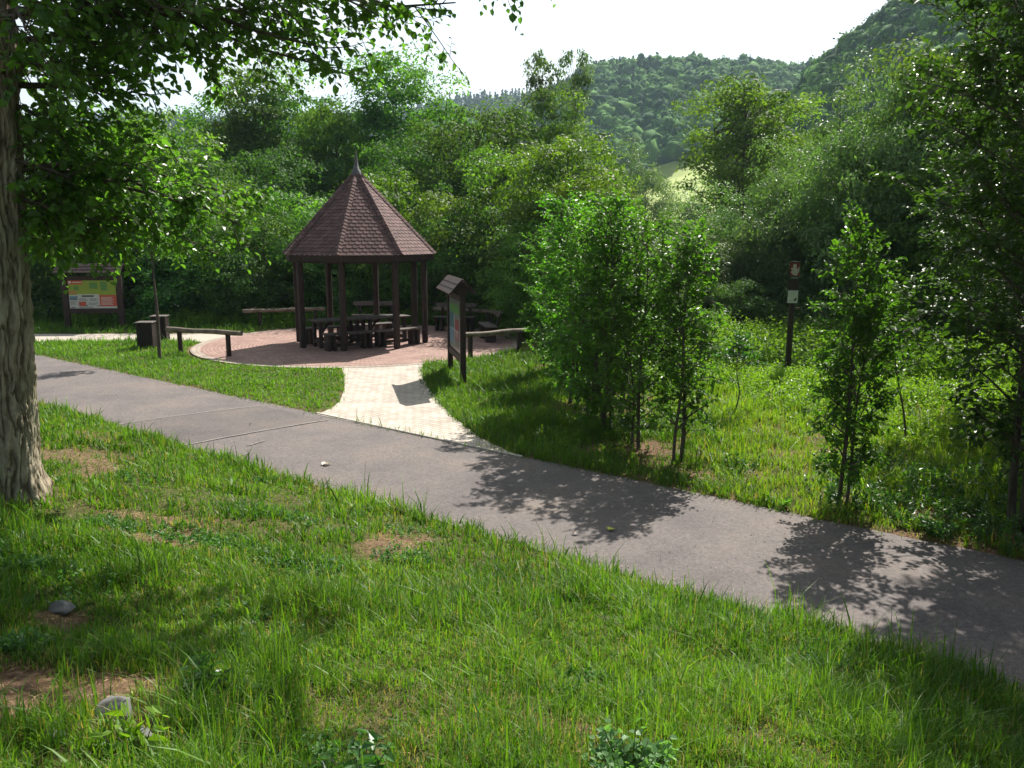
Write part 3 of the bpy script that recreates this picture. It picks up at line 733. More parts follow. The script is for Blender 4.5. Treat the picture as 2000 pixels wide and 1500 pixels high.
G = Geo(); G.tube([(.045, -.0545, 1.665), (.045, -.0565, 1.665)], .026, 12); G.box((.055, -.0555, 1.685), (.03, .002, .05), ry=.5); G.build('emblem', pc['dark'], pl)

# ------------------------------------------------------------------ leaf engines
def leaves(G, P, D, Nn, L, Wd, tone, oval=False):
    """P base, D axis, Nn normal; builds kites or folded ovals"""
    P = np.asarray(P); D = nrm(D); Sd = nrm(np.cross(D, Nn)); U = np.cross(Sd, D)
    L = L[:, None]; Wd = Wd[:, None]; n = len(P)
    if not oval:
        v = np.stack([P, P+D*L*.5+Sd*Wd*.5, P+D*L - U*L*.1, P+D*L*.5-Sd*Wd*.5], 1)
        f = [np.arange(n*4).reshape(-1, 4)]; k = 4
    else:
        fo = .16
        v = np.stack([P, P+D*L*.30+Sd*Wd*.47+U*Wd*fo, P+D*L*.68+Sd*Wd*.36+U*Wd*fo*.6, P+D*L-U*L*.10, P+D*L*.68-Sd*Wd*.36+U*Wd*fo*.6, P+D*L*.30-Sd*Wd*.47+U*Wd*fo], 1)
        b = np.arange(n)[:, None]*6; f = [np.concatenate([b+np.array((0, 1, 2, 3)), b+np.array((3, 4, 5, 0))])]; k = 6
    G.add(v.reshape(-1, 3), f, np.repeat(tone, k))

def crown_tree(seed, H, lobes, ncl, lpc, clr, leaf, mat, tr=.16, name='tree', low=0.0, droop=.0, nbr=60, stems=1, shell=.66, asp=.55):
    rg = np.random.default_rng(seed); lob = np.array(lobes, float)
    vol = lob[:, 3]*lob[:, 4]*lob[:, 5]; pk = rg.choice(len(lob), ncl, p=(vol**.8)/(vol**.8).sum())
    u = nrm(rg.normal(size=(ncl, 3))); fr = shell+(1-shell)*rg.random(ncl)**.6
    fr = np.where(rg.random(ncl) < .2, rg.random(ncl)*.9, fr)*(1+.14*rg.normal(size=ncl))
    C = lob[pk, :3]+u*lob[pk, 3:6]*fr[:, None]; C = C[C[:, 2] > low]; m = len(C)
    sz = np.exp(rg.normal(size=m)*.35)
    wd = Geo()
    top = max(C[:, 2])*.93; ww = rg.normal(size=(6, 2))*.12
    trunks = []
    for sidx in range(stems):
        off = rg.normal(size=2)*(.0 if stems == 1 else .5); off2 = rg.normal(size=2)*(.2 if stems == 1 else 1.0)
        zt = np.linspace(-.1, top*(1 if sidx == 0 else .8), 9); t = zt/top
        px = off[0]+off2[0]*t+.15*H/8*np.sin(t*4+rg.random()*6)*t; py = off[1]+off2[1]*t+.15*H/8*np.sin(t*3+rg.random()*6)*t
        T = np.stack([px, py, zt], -1); trunks.append(T); wd.tube(T, np.maximum(tr*(1-t*.93), .015)*(1 if sidx == 0 else .7), 8)
    for j in rg.choice(m, min(nbr, m), replace=False):
        T = trunks[rg.integers(stems)]; c = C[j]; hd = math.hypot(c[0], c[1]); zb = min(max(c[2]-hd*(.5+.5*rg.random()), .12*H), top*.9)
        s = np.array([np.interp(zb, T[:, 2], T[:, q]) for q in (0, 1)]+[zb]); md = (s+c)/2+np.array((0, 0, .12*hd))+rg.normal(size=3)*.1*hd*.5
        tt = np.linspace(0, 1, 6)[:, None]; pts = (1-tt)**2*s+2*tt*(1-tt)*md+tt**2*c
        r0 = tr*.32*(1-.6*zb/top); wd.tube(pts, np.linspace(r0, .010, 6), 5, cap=False)
    cnt = np.maximum((lpc*sz**1.3).astype(int), 3); ci = np.repeat(np.arange(m), cnt); n = len(ci)
    uu = nrm(rg.normal(size=(n, 3))); fl = rg.random(n) < .7; uu[:, 2] = np.where(fl, np.abs(uu[:, 2]), uu[:, 2])
    o = uu*np.array((1, 1, .68))*(clr*1.45*sz[ci]*(.45+.62*rg.random(n)**.6))[:, None]
    out_ = nrm(C*np.array((1, 1, 0))+1e-6)[ci]; o = o+out_*(np.abs(rg.normal(size=n))*clr*.45)[:, None]; o[:, 2] -= .25*clr*np.abs(rg.normal(size=n))
    P = C[ci]+o; P[:, 2] -= droop*np.abs(rg.normal(size=n))*clr
    k = P[:, 2] > low*.6; P = P[k]; o = o[k]; ci = ci[k]; n = len(P)
    Nn = nrm(nrm(o)*.75+np.array((0, 0, .55))+rg.normal(size=(n, 3))*.42)
    D = nrm(np.cross(Nn, rg.normal(size=(n, 3)))+np.array((0, 0, -droop*.8)))
    L = leaf*np.exp(rg.normal(size=n)*.25); tone = np.clip(.5+.15*rg.normal(size=n)+.17*rg.normal(size=m)[ci], 0, 1)
    lf = Geo(); leaves(lf, P, D, Nn, L, L*asp, tone)
    r = empty(name); wd.build('trunk', M_trunk, r); lf.build('crown', mat, r)
    r['h'] = float(np.percentile(P[:, 2], 98.6)); return r

class Twigs:
    """collects twigs and turns them into leafy shoots"""
    def __init__(s): s.o = []; s.d = []; s.l = []
    def add(s, o, d, l): s.o.append(o); s.d.append(d); s.l.append(l)
    def fill(s, wd, lf, rg, k, leaf, asp=.62, droop=.25, tube=True, oval=True):
        O = np.array(s.o); D = nrm(np.array(s.d)); Lh = np.array(s.l); T = len(O)
        if tube:
            a = nrm(np.cross(D, rg.normal(size=(T, 3)))); b = np.cross(D, a); vs = []
            for e, rr in ((0, .0035), (1, .0012)):
                for q in range(3):
                    th = q*2.0944; vs.append(O+D*Lh[:, None]*e+(a*math.cos(th)+b*math.sin(th))*rr)
            v = np.stack(vs, 1).reshape(-1, 3); i = np.arange(T)[:, None]*6
            wd.add(v, [np.concatenate([i+np.array(q) for q in ((0, 1, 4, 3), (1, 2, 5, 4), (2, 0, 3, 5))])], .5)
        side = nrm(np.cross(D, np.array((0, 0, 1.0))+.35*rg.normal(size=(T, 3))))
        ti = np.repeat(np.arange(T), k); f = np.tile((np.arange(k)+.6)/k, T)+rg.normal(size=T*k)*.04; sg = np.tile(np.where(np.arange(k) % 2, 1., -1.), T)
        P = O[ti]+D[ti]*(Lh[ti]*f)[:, None]; n = len(P)
        A = nrm(D[ti]*.65+side[ti]*sg[:, None]*.8+rg.normal(size=(n, 3))*.28+np.array((0, 0, -droop)))
        Nn = nrm(np.cross(side[ti], D[ti])*.0+np.array((0, 0, 1.0))+rg.normal(size=(n, 3))*.45)
        L = leaf*(1-.3*f)*np.exp(rg.normal(size=n)*.18); tw = rg.normal(size=T)*.12
        leaves(lf, P, A, Nn, L, L*asp, np.clip(.5+.15*rg.normal(size=n)+tw[ti]+.25*(f > .85), 0, 1), oval)
def branch(wd, tw, rg, p0, p1, r0, r1, nb, bl, tl, ntw, sag=.0, t0=.15, up=.35, seg=8):
    """a limb with side branchlets that carry twigs"""
    p0 = np.array(p0, float); p1 = np.array(p1, float); L = np.linalg.norm(p1-p0)
    m = (p0+p1)/2+np.array((0, 0, -sag*L))+rg.normal(size=3)*.06*L
    t = np.linspace(0, 1, seg)[:, None]; pts = (1-t)**2*p0+2*t*(1-t)*m+t**2*p1; pts[1:-1] += rg.normal(size=(seg-2, 3))*.015*L
    wd.tube(pts, np.linspace(r0, r1, seg), 6, cap=False)
    for i in range(nb):
        f = t0+(1-t0)*(i+rg.random())/nb; q = f*(seg-1); a = int(min(q, seg-2)); b = q-a
        c = pts[a]*(1-b)+pts[a+1]*b; d = nrm(pts[a+1]-pts[a]); rn = nrm(rg.normal(size=3)); rn -= d*rn.dot(d); rn = nrm(rn)
        dd = nrm(d*.55+rn*.85+np.array((0, 0, up))); l = bl*(.5+.8*rg.random())*(1.1-.5*f)
        e = c+dd*l+np.array((0, 0, -.10*l)); mm = (c+e)/2+rg.normal(size=3)*.05*l
        tt = np.linspace(0, 1, 4)[:, None]; bp = (1-tt)**2*c+2*tt*(1-tt)*mm+tt**2*e
        wd.tube(bp, np.linspace(max(r1*.7, .006), .003, 4), 4, cap=False)
        for j in range(ntw):
            g = .15+.85*(j+rg.random())/ntw; h = c*(1-g)+e*g+(mm-(c+e)/2)*2*g*(1-g)
            rr = rg.normal(size=3); tw.add(h, nrm(dd*.6+rr*.55+np.array((0, 0, up*.3))), tl*(.6+.7*rg.random()))
        tw.add(e, dd, tl)

def hornbeam(seed, H, Rw, leaf, mat, rise=.55, wob=.05, nb=46, stems=2, low=.35, ntw=5, k=7, name='tree', tr=.035, tl=.20, topw=.35, lean=(0, 0), oval=True, dens=1.0):
    rg = np.random.default_rng(seed); wd = Geo(); lf = Geo(); tw = Twigs()
    for s in range(stems):
        a = rg.random()*6.28; b = np.array((math.cos(a), math.sin(a)))*(.02 if s == 0 else .07); hh = H*(1 if s == 0 else .75+.2*rg.random())
        sp = np.array((math.cos(a), math.sin(a)))*Rw*(.12 if s == 0 else .45)
        zt = np.linspace(-.05, hh, 12); f = np.clip(zt/hh, 0, 1)
        P = np.stack([b[0]+(sp[0]+lean[0])*f+wob*np.sin(f*7+a), b[1]+(sp[1]+lean[1])*f+wob*np.sin(f*6+2*a), zt], -1)
        wd.tube(P, np.maximum(tr*(1-.9*f)*(1 if s == 0 else .75), .005), 7)
        n = nb if s == 0 else int(nb*.6)
        for i in range(n):
            ff = (low/hh)+(1-low/hh)*((i+rg.random())/n)**.9*.97; z = ff*hh; c = np.array([np.interp(z, zt, P[:, q]) for q in range(3)])
            th = i*2.4+rg.random(); prof = Rw*(min(1, .50+2.2*(ff-.1)) if ff < .33 else (1-(1-topw)*((ff-.33)/.67)**1.4))*(.65+.6*rg.random())
            e = c+np.array((math.cos(th)*prof, math.sin(th)*prof, prof*(rise+.35*rg.random())))
            if rg.random() > dens: continue
            branch(wd, tw, rg, c, e, .011*(1-.5*ff)+.003, .004, max(2, int(3+prof*4)), .30, tl, ntw, sag=-.03, up=.3, seg=5)
        tw.add(P[-1], (0, 0, 1.), tl*1.3)
    tw.fill(wd, lf, rg, k, leaf, oval=oval)
    r = empty(name); wd.build('trunk', M_trunk, r); lf.build('crown', mat, r); r['h'] = H+.15; return r

USED = set()
def place(proto, x, y, h, rz, label, cat='tree', group=None, name=None, wide=1.0, z=None):
    if proto in USED: o = copy_tree(proto)
    else: o = proto; USED.add(proto)
    s = h/proto['h']; o.location = (x, y, float(gz(x, y)) if z is None else z); o.rotation_euler = (0, 0, rz); o.scale = (s*wide, s*wide, s)
    if name: o.name = name
    for k in ('label', 'category', 'group'):
        if k in o: del o[k]
    return tag(o, label, cat, group)
# ------------------------------------------------------------------ big tree at the left
TX, TY = xat(6, 6.55, .9), 6.55
TZ = float(gz(TX, TY))
BT = empty('tree', (TX, TY, TZ), 0, 'large old tree with thick furrowed bark at the left edge, leafy boughs overhanging', 'tree')
n1, n2 = 360, 520
th = np.linspace(0, 2*math.pi, n1, endpoint=False); zz = np.concatenate([np.linspace(-.2, 4.4, n2-60), np.linspace(4.5, 11, 60)])
TH, ZZ = np.meshgrid(th, zz)
rb = .300 - .012*np.clip(ZZ, 0, 5) - .028*np.clip(ZZ-5, 0, 6) + .085*np.exp(-np.maximum(ZZ, 0)/.14)*(1+.5*np.cos(TH*5+1)) + .03*np.exp(-((ZZ-3.55)/.22)**2)*(1+np.cos(TH-.3)) + .02*np.exp(-((ZZ-1.6)/.5)**2)*np.cos(TH-5)
px_ = TH/(2*math.pi)*52
wx = px_+3.2*fbm(ZZ*1.9, TH*1.2+2, 3)+1.6*fbm(ZZ*7, TH*5, 12)
rid = np.abs(2*vnoise(wx, ZZ*3.6+fbm(wx, ZZ*3, 8)*2.5, 5)-1); rid2 = np.abs(2*vnoise(wx*2.1, ZZ*13+3, 15)-1)
wrap = np.minimum(1, np.minimum(TH, 2*math.pi-TH)/.25)
dsp = (.023*(1-rid)**3 - .010 + .010*(1-rid2)**2 + .022*(fbm(px_*.9, ZZ*16, 41)-.5))*(.5+.5*wrap)
rr = rb - .026 + dsp*-1
tn = np.clip(rid*1.3, 0, 1)
lx = .03*np.sin(ZZ*1.1)+.13*np.clip(ZZ, 0, 6)+.07*np.clip(ZZ-6, 0, 6)
X = rr*np.cos(TH)+lx*.5; Y = rr*np.sin(TH)
G = Geo(); i = (np.arange(n2-1)[:, None]*n1+np.arange(n1)[None, :]).ravel(); j = (np.arange(n2-1)[:, None]*n1+(np.arange(n1)+1)[None, :] % n1).ravel()
G.add(np.stack([X, Y, ZZ], -1).reshape(-1, 3), [np.stack([i, j, j+n1, i+n1], -1)], tn.ravel(), True)
G.build('trunk', M_bark, BT)
rg = np.random.default_rng(77); wd = Geo(); lf = Geo(); tw = Twigs()
def PT(px, py, d): return np.array((xat(px, d, zat(py, d))-TX, d-TY, zat(py, d)-TZ))
def axis_at(z): return np.array((.065*min(z, 6), 0, z))
limbs = [  # end point in space, start height on the trunk, radius, branchlets, branchlet length
    ((640, 95, 6.8), 3.75, .055, 17, .55), ((890, 5, 7.4), 4.3, .06, 26, .62), ((740, 30, 6.2), 4.4, .05, 20, .6), ((480, 20, 6.6), 4.2, .045, 18, .6),
    ((690, 150, 7.2), 3.9, .035, 12, .40), ((330, 60, 6.5), 4.0, .05, 18, .6), ((500, -60, 7.0), 4.6, .05, 16, .6), ((250, -30, 6.2), 4.6, .04, 16, .6),
    ((200, 70, 6.9), 3.6, .04, 16, .55), ((300, 190, 7.2), 3.3, .045, 18, .55), ((160, 240, 6.7), 3.2, .035, 15, .5), ((270, 330, 6.9), 2.6, .04, 17, .48), ((380, 400, 7.3), 2.7, .04, 18, .45),
    ((470, 440, 7.6), 2.75, .03, 13, .38), ((180, 430, 6.6), 2.5, .035, 14, .42), ((340, 290, 7.9), 2.9, .03, 11, .42), ((140, 350, 6.5), 2.8, .03, 12, .45), ((260, 470, 7.7), 2.6, .03, 12, .38),
    ((120, 150, 7.5), 3.3, .03, 12, .5), ((430, 120, 7.8), 3.6, .035, 12, .45), ((210, 150, 6.4), 3.5, .03, 14, .5), ((560, 40, 7.9), 4.0, .04, 16, .55), ((790, 20, 8.2), 4.3, .04, 14, .5),
    ((110, 470, 7.4), 2.5, .02, 12, .38), ((150, 455, 7.8), 2.4, .02, 10, .28), ((250, 470, 7.4), 2.5, .02, 12, .30), ((430, 500, 7.9), 2.6, .02, 12, .30), ((330, 450, 7.2), 2.6, .025, 14, .38), ((500, 390, 8.2), 2.9, .025, 12, .32), ((210, 390, 7.6), 2.8, .03, 14, .42), ((90, 420, 8.0), 2.6, .02, 12, .42), ((50, 60, 5.2), 3.6, .04, 15, .6), ((400, 30, 5.6), 4.3, .04, 14, .5)]
for (e, z0, r, nb, bl) in limbs:
    ep = PT(*e); branch(wd, tw, rg, axis_at(z0-TZ*.0), ep, r*.8, .006, nb, bl, .24, 4, sag=-.10 if ep[2] > z0 else -.04, t0=.22, up=.05, seg=9)
# higher crown above the picture: shades the bank
for e, z0, nb in (((1.0, 1.6, 6.6), 4.6, 22), ((2.6, .6, 6.2), 4.7, 26), ((3.6, 2.0, 6.6), 5, 26), ((2.3, 2.4, 7.4), 5.4, 24), ((-2.6, .5, 6.5), 4.8, 22), ((-1.5, -2.3, 6.8), 5, 22), ((.8, -2.0, 7.4), 5.3, 22),
                  ((.6, .6, 9.6), 6.5, 26), ((-1.5, 2.2, 8.2), 6, 24), ((1.9, -.5, 8.6), 6, 24), ((3.3, 1.0, 7.8), 5.6, 24), ((4.6, 1.6, 6.5), 5.2, 26), ((5.2, .8, 7.0), 5.4, 22), ((2.4, 1.4, 5.0), 4.4, 26), ((3.3, .4, 5.1), 4.5, 28), ((3.9, 1.9, 5.3), 4.6, 28), ((4.5, .9, 5.6), 4.8, 26), ((1.2, 1.9, 5.2), 4.5, 24), ((4.7, .7, 4.9), 4.2, 30), ((5.4, 1.4, 5.0), 4.3, 30), ((5.3, 2.3, 5.2), 4.4, 28), ((4.3, 1.5, 4.8), 4.2, 28), ((5.9, .5, 5.3), 4.4, 28), ((4.1, .1, 4.7), 4.2, 26), ((3.0, 2.8, 5.6), 4.8, 24)):
    branch(wd, tw, rg, axis_at(z0), e, .07, .015, nb, .85, .30, 5, sag=-.08, t0=.25, up=.1, seg=9)
tw.fill(wd, lf, rg, 5, .076, asp=.82, droop=.5)
wd.build('branches', M_trunk, BT); lf.build('crown', L_left, BT)

# ------------------------------------------------------------------ hornbeam saplings by the path
H1 = hornbeam(1, 3.6, .62, .088, L_horn, nb=29, ntw=3, k=6, low=.14)
H2 = hornbeam(2, 3.4, .58, .086, L_horn, nb=25, stems=3, ntw=3, k=6, low=.12)
H3 = hornbeam(3, 3.2, .48, .084, L_horn, nb=28, low=.30, stems=2, ntw=3, k=6)
SAP = [(2.24, 10.45, 3.15, H3, 'slim sapling nearest the path in the hornbeam row, its bare foot visible'),
       (1.80, 11.1, 3.15, H1, 'second sapling from the right in the dense hornbeam row, with a short red-brown foot'),
       (1.45, 12.0, 3.75, H2, 'bushy sapling in the middle of the hornbeam row'),
       (1.25, 13.0, 3.35, H1, 'bushy sapling left of the middle of the hornbeam row'),
       (1.85, 13.2, 3.5, H3, 'sapling hidden behind the middle of the hornbeam row'),
       (1.10, 14.3, 3.85, H2, 'sapling towards the far end of the hornbeam row, over worn soil'),
       (.95, 15.9, 3.0, H1, 'low-branched sapling second from the far end of the hornbeam row'),
       (.80, 17.6, 3.2, H3, 'last sapling at the far end of the hornbeam row, near the pale log rail')]
for q, (x, y, h, p, lb) in enumerate(SAP): place(p, x, y, h, q*1.7, lb, 'sapling', 'hornbeam saplings in a row beside the path', 'sapling')
T1 = hornbeam(11, 3.35, .46, .092, L_horn, nb=34, stems=2, low=.22, ntw=3, k=6)
x, y = gp(1655, 990); place(T1, x-.08, y, 3.2, .6, 'slender upright sapling with big bright leaves at its tip, alone at the path edge', 'sapling', None, 'sapling', wide=.82)
T2 = hornbeam(12, 2.5, .35, .080, L_horn, nb=16, stems=1, low=1.0, ntw=3, k=5, tr=.02, lean=(-.35, .1))
x, y = gp(1765, 860); place(T2, x, y, 2.4, .3, 'thin crooked sapling in the sunlit weeds right of the upright sapling', 'sapling', None, 'sapling')
T3 = hornbeam(13, 1.25, .32, .10, L_burd, nb=7, stems=1, low=.75, ntw=2, k=5, tr=.016)
x, y = gp(1434, 812); place(T3, x, y, 1.25, 0, 'tiny sapling with a few pale leaves on a bare stem in the sunny grass', 'sapling', None, 'sapling')
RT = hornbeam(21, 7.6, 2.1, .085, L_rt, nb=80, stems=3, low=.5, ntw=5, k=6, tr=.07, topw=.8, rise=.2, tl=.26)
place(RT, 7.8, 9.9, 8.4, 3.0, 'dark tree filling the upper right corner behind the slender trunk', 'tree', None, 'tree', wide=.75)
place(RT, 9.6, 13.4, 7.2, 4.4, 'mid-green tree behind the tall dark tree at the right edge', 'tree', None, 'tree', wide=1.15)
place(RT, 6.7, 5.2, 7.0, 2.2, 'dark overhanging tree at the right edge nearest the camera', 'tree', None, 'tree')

# young staked tree by the bins
yt = hornbeam(31, 3.3, .45, .085, L_left, nb=15, stems=1, low=2.35, ntw=3, k=6, tr=.052, lean=(-.02, 0), wob=.012)
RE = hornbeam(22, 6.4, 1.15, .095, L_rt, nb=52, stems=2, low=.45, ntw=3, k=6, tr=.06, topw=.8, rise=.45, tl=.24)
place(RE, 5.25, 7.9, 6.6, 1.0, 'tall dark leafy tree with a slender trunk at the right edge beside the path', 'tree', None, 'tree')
x, y = gp(312, 702); place(yt, x, y, 3.25, 0, 'young tree with a thin bare trunk standing in the lawn by the litter bins', 'sapling', None, 'sapling')
yo = next(c for c in yt.children if c.name.startswith('crown'))

# ------------------------------------------------------------------ woodland behind
B1 = crown_tree(101, 11, [(0, 0, 7.0, 3.0, 3.0, 3.4), (1.6, .3, 5.2, 2.2, 2.4, 2.4), (-1.7, -.4, 5.0, 2.3, 2.3, 2.4), (.4, .3, 9.3, 1.7, 1.7, 1.7)], 210, 120, .42, .17, L_bg, low=1.5)
B2 = crown_tree(102, 11, [(-.5, 0, 8.2, 1.7, 1.7, 2.4), (.8, .3, 6.3, 1.9, 1.9, 2.2), (0, 0, 4.2, 2.3, 2.3, 2.4), (.5, 0, 10, 1.0, 1.0, 1.2)], 230, 120, .40, .16, L_bg, low=1.0, shell=.45)
B3 = crown_tree(103, 8, [(0, 0, 4.8, 3.4, 3.2, 2.9), (1.9, 0, 3.4, 2.0, 2.3, 2.2), (-2.1, 0, 3.2, 2.0, 2.2, 2.2)], 230, 120, .42, .15, L_dark, low=.3)
B4 = crown_tree(104, 5, [(0, 0, 2.6, 1.7, 1.7, 2.1), (.9, -.3, 1.6, 1.3, 1.3, 1.5), (-.9, .2, 1.7, 1.3, 1.3, 1.5)], 150, 95, .30, .115, L_light, low=.05, tr=.07)
B5 = crown_tree(105, 5, [(0, 0, 2.5, 1.9, 1.8, 2.3), (1.1, .3, 1.7, 1.4, 1.4, 1.6), (-1.2, -.3, 1.5, 1.3, 1.3, 1.5)], 160, 95, .32, .115, L_dark, low=.02, tr=.07)
B6 = crown_tree(106, 6, [(0, 0, 3.6, 2.2, 2.2, 2.3), (1.4, 0, 2.4, 1.7, 1.7, 2.0), (-1.5, .2, 2.3, 1.7, 1.7, 2.0), (.3, 0, 5.1, 1.2, 1.2, 1.1)], 200, 150, .34, .125, L_grey, low=.2, tr=.09, droop=.15, asp=.36, stems=2)
B7 = crown_tree(107, 9, [(-1.3, 0, 6.6, 1.5, 1.5, 1.3), (1.2, 0, 6.9, 1.6, 1.5, 1.4), (0, 0, 5.0, 2.3, 2.0, 1.8), (0, 0, 8.0, 1.2, 1.2, .9)], 140, 95, .32, .14, L_bg, low=2.5, tr=.2, nbr=80, stems=2, shell=.6)
B8 = crown_tree(108, 9, [(0, 0, 7.7, .85, .85, 1.2), (0, 0, 6.3, .6, .6, 1.0), (-.3, 0, 5.0, .7, .7, 1.0)], 42, 75, .22, .13, L_grey, low=3.0, tr=.13, nbr=40)
B9 = crown_tree(109, 6, [(0, 0, 3.8, 1.9, 1.9, 2.2), (.9, -.3, 2.3, 1.7, 1.6, 1.8), (-1.0, .2, 2.4, 1.6, 1.5, 1.8), (.2, 0, 5.5, .9, .9, 1.0)], 210, 100, .28, .125, L_light, low=.15, tr=.1, shell=.4)
k0 = [0]
def T(p, px, d, topy, label, cat='tree', wide=1.0, group='trees behind the plaza'):
    z = zat(topy, d); k0[0] += 1
    place(p, xat(px, d, z*.5), d, z, k0[0]*2.4, label, cat, group, 'shrub' if cat == 'shrub' else 'tree', wide, z=-.05)
# far trees
T(B1, 300, 50, 232, 'distant tree seen through the boughs of the big left tree')
T(B1, 425, 47, 196, 'large rounded tree behind the hanging boughs, left of the tall trees over the pavilion', wide=1.1)
T(B2, 505, 45, 148, 'tall tree showing dark stems high to the left of the pavilion spire')
T(B1, 595, 47, 140, 'highest broad tree left of the pavilion spire', wide=.95)
T(B2, 660, 43, 215, 'tree with loose crown just left of the pavilion spire')
T(B3, 560, 40, 300, 'dark dense tree directly behind the left slope of the pavilion roof', wide=1.0)
T(B2, 712, 50, 270, 'soft grey-green tree right behind the pavilion spire')
T(B2, 775, 46, 116, 'tall narrow tree standing out against the sky right of the pavilion spire', wide=1.0)
T(B1, 875, 44, 165, 'broad domed tree between the tall narrow tree and the two thin sprigs', wide=.95)
T(B3, 925, 37, 235, 'dense dark tree in the middle of the tree belt, right of the spire', wide=.9)
T(B3, 820, 36, 275, 'dark tree above the bright shrubs right of the pavilion roof', wide=.9)
T(B8, 1056, 42, 108, 'left of two thin feathery tree tops rising above the belt', group=None, wide=.62)
T(B8, 1120, 43, 102, 'right of two thin feathery tree tops rising above the belt', group=None, wide=.55)
T(B1, 1110, 41, 195, 'round green tree below the two feathery tops', wide=.9)
T(B2, 1010, 40, 215, 'tree filling the belt left of the two feathery tops', wide=1.1)
T(B9, 1090, 27, 285, 'light green tree in front of the belt, above the log rail and hornbeam row', wide=.95)
T(B9, 985, 29.5, 305, 'light green leafy tree left of the one above the hornbeam row', wide=.9)
T(B9, 1150, 24.5, 350, 'light green tree directly behind the hornbeam row', wide=.9)
# shrubs right behind the plaza
T(B4, 770, 30.5, 345, 'brightest yellow-green shrub right of the pavilion roof', 'shrub', .85)
T(B4, 850, 30, 385, 'yellow-green shrub behind the right pavilion eave', 'shrub', .9)
T(B4, 925, 29, 378, 'bright shrub above the narrow info board', 'shrub', .9)
T(B5, 885, 28.5, 430, 'dark shrub right behind the rear right log rail', 'shrub', 1.1)
T(B5, 985, 27.5, 420, 'dark green shrub behind the pale log rail', 'shrub', 1.05)
T(B4, 1035, 24.5, 440, 'lit shrub at the right end of the pale log rail', 'shrub', .85)
T(B5, 790, 29.5, 450, 'dark shrub seen between the right posts of the pavilion', 'shrub', 1.1)
T(B5, 705, 30, 420, 'dark shrub seen through the middle of the pavilion', 'shrub', 1.1)
T(B5, 625, 29.5, 410, 'dark shrub seen between the left posts of the pavilion', 'shrub', 1.1)
T(B4, 560, 31, 385, 'green shrub just left of the pavilion roof', 'shrub', 1.0)
T(B5, 520, 29, 430, 'dark shrub behind the shaded left rear log rail', 'shrub', 1.1)
T(B4, 470, 31, 370, 'shrub with sunlit top left of the pavilion eave', 'shrub', .95)
T(B5, 430, 28.5, 425, 'dark shrub behind the dark log rail on two posts', 'shrub', 1.1)
T(B5, 340, 29, 400, 'dark shrub behind the thin young tree', 'shrub', 1.15)
T(B5, 250, 29, 410, 'dark shrub just right of the wide info board', 'shrub', 1.1)
T(B5, 165, 30, 400, 'dark shrub behind the wide info board', 'shrub', 1.2)
T(B5, 80, 30, 380, 'dark shrub between the big trunk and the wide info board', 'shrub', 1.2)
T(B3, 380, 35, 310, 'dark tree mass behind the hanging boughs, over the dark log rail', wide=1.0)
T(B3, 240, 36, 290, 'dark tree mass above the wide info board', wide=1.0)
T(B3, 110, 36, 240, 'dark tree mass beside the big trunk', wide=1.0)
T(B9, 300, 32, 240, 'olive-lit tree glimpsed through gaps in the big tree boughs')
# right side
T(B7, 1455, 40, 163, 'open-branched tree with dark limbs against the distant hill', group=None, wide=1.1)
T(B1, 1540, 47, 215, 'green tree behind and right of the open-branched tree')
T(B6, 1240, 75, 300, 'small greyish round tree standing by the far meadow', group=None, wide=.85)
T(B5, 1392, 88, 348, 'dark bush at the foot of the open-branched tree, beside the meadow', 'shrub', 1.2)
T(B6, 1225, 25, 415, 'grey-green willow behind the left half of the hornbeam row', group='willows on the right', wide=.95)
T(B6, 1300, 27, 408, 'grey-green willow rising above the hornbeam row', group='willows on the right', wide=.95)
T(B6, 1385, 26, 440, 'grey-green willow behind the right end of the hornbeam row', group='willows on the right', wide=1.0)
T(B6, 1440, 28, 385, 'pale willow below the open-branched tree', group='willows on the right', wide=1.0)
T(B6, 1500, 26, 400, 'willow just behind the brown trail post', group='willows on the right', wide=1.0)
T(B6, 1555, 27, 300, 'tall silvery willow above the trail post', group='willows on the right', wide=.9)
T(B6, 1640, 26, 185, 'highest silvery willow, left part of the right tree mass', group='willows on the right', wide=.8)
T(B6, 1720, 23, 170, 'tall silvery willow at the middle of the right tree mass', group='willows on the right', wide=.8)
T(B9, 1620, 25.5, 390, 'green tree behind the slender upright sapling', group='trees on the right')
T(B9, 1700, 25, 300, 'mid-green tree above and behind the slender upright sapling', group='trees on the right', wide=.9)
T(B2, 1800, 24, 110, 'tall green tree at the upper right below the near hill', group='trees on the right')
T(B9, 1800, 22, 330, 'green tree behind the crooked sapling', group='trees on the right')
T(B3, 1900, 26, 140, 'dark tree mass at the right edge above the weeds', group='trees on the right', wide=.9)
T(B5, 1760, 22, 520, 'dark bush over the weeds behind the crooked sapling', 'shrub', 1.2, 'bushes at the back of the weed patch')
T(B5, 1880, 20, 480, 'dark bush at the right edge behind the weeds', 'shrub', 1.2, 'bushes at the back of the weed patch')
T(B5, 1640, 23, 530, 'dark bush right of the trail post', 'shrub', 1.3, 'bushes at the back of the weed patch')
T(B5, 1450, 23, 550, 'dark bush left of the trail post', 'shrub', 1.3, 'bushes at the back of the weed patch')
T(B5, 1330, 22, 540, 'dark bush seen through the hornbeam row', 'shrub', 1.3, 'bushes at the back of the weed patch')
T(B5, 1190, 22, 520, 'dark bush behind the far half of the hornbeam row', 'shrub', 1.3, 'bushes at the back of the weed patch')

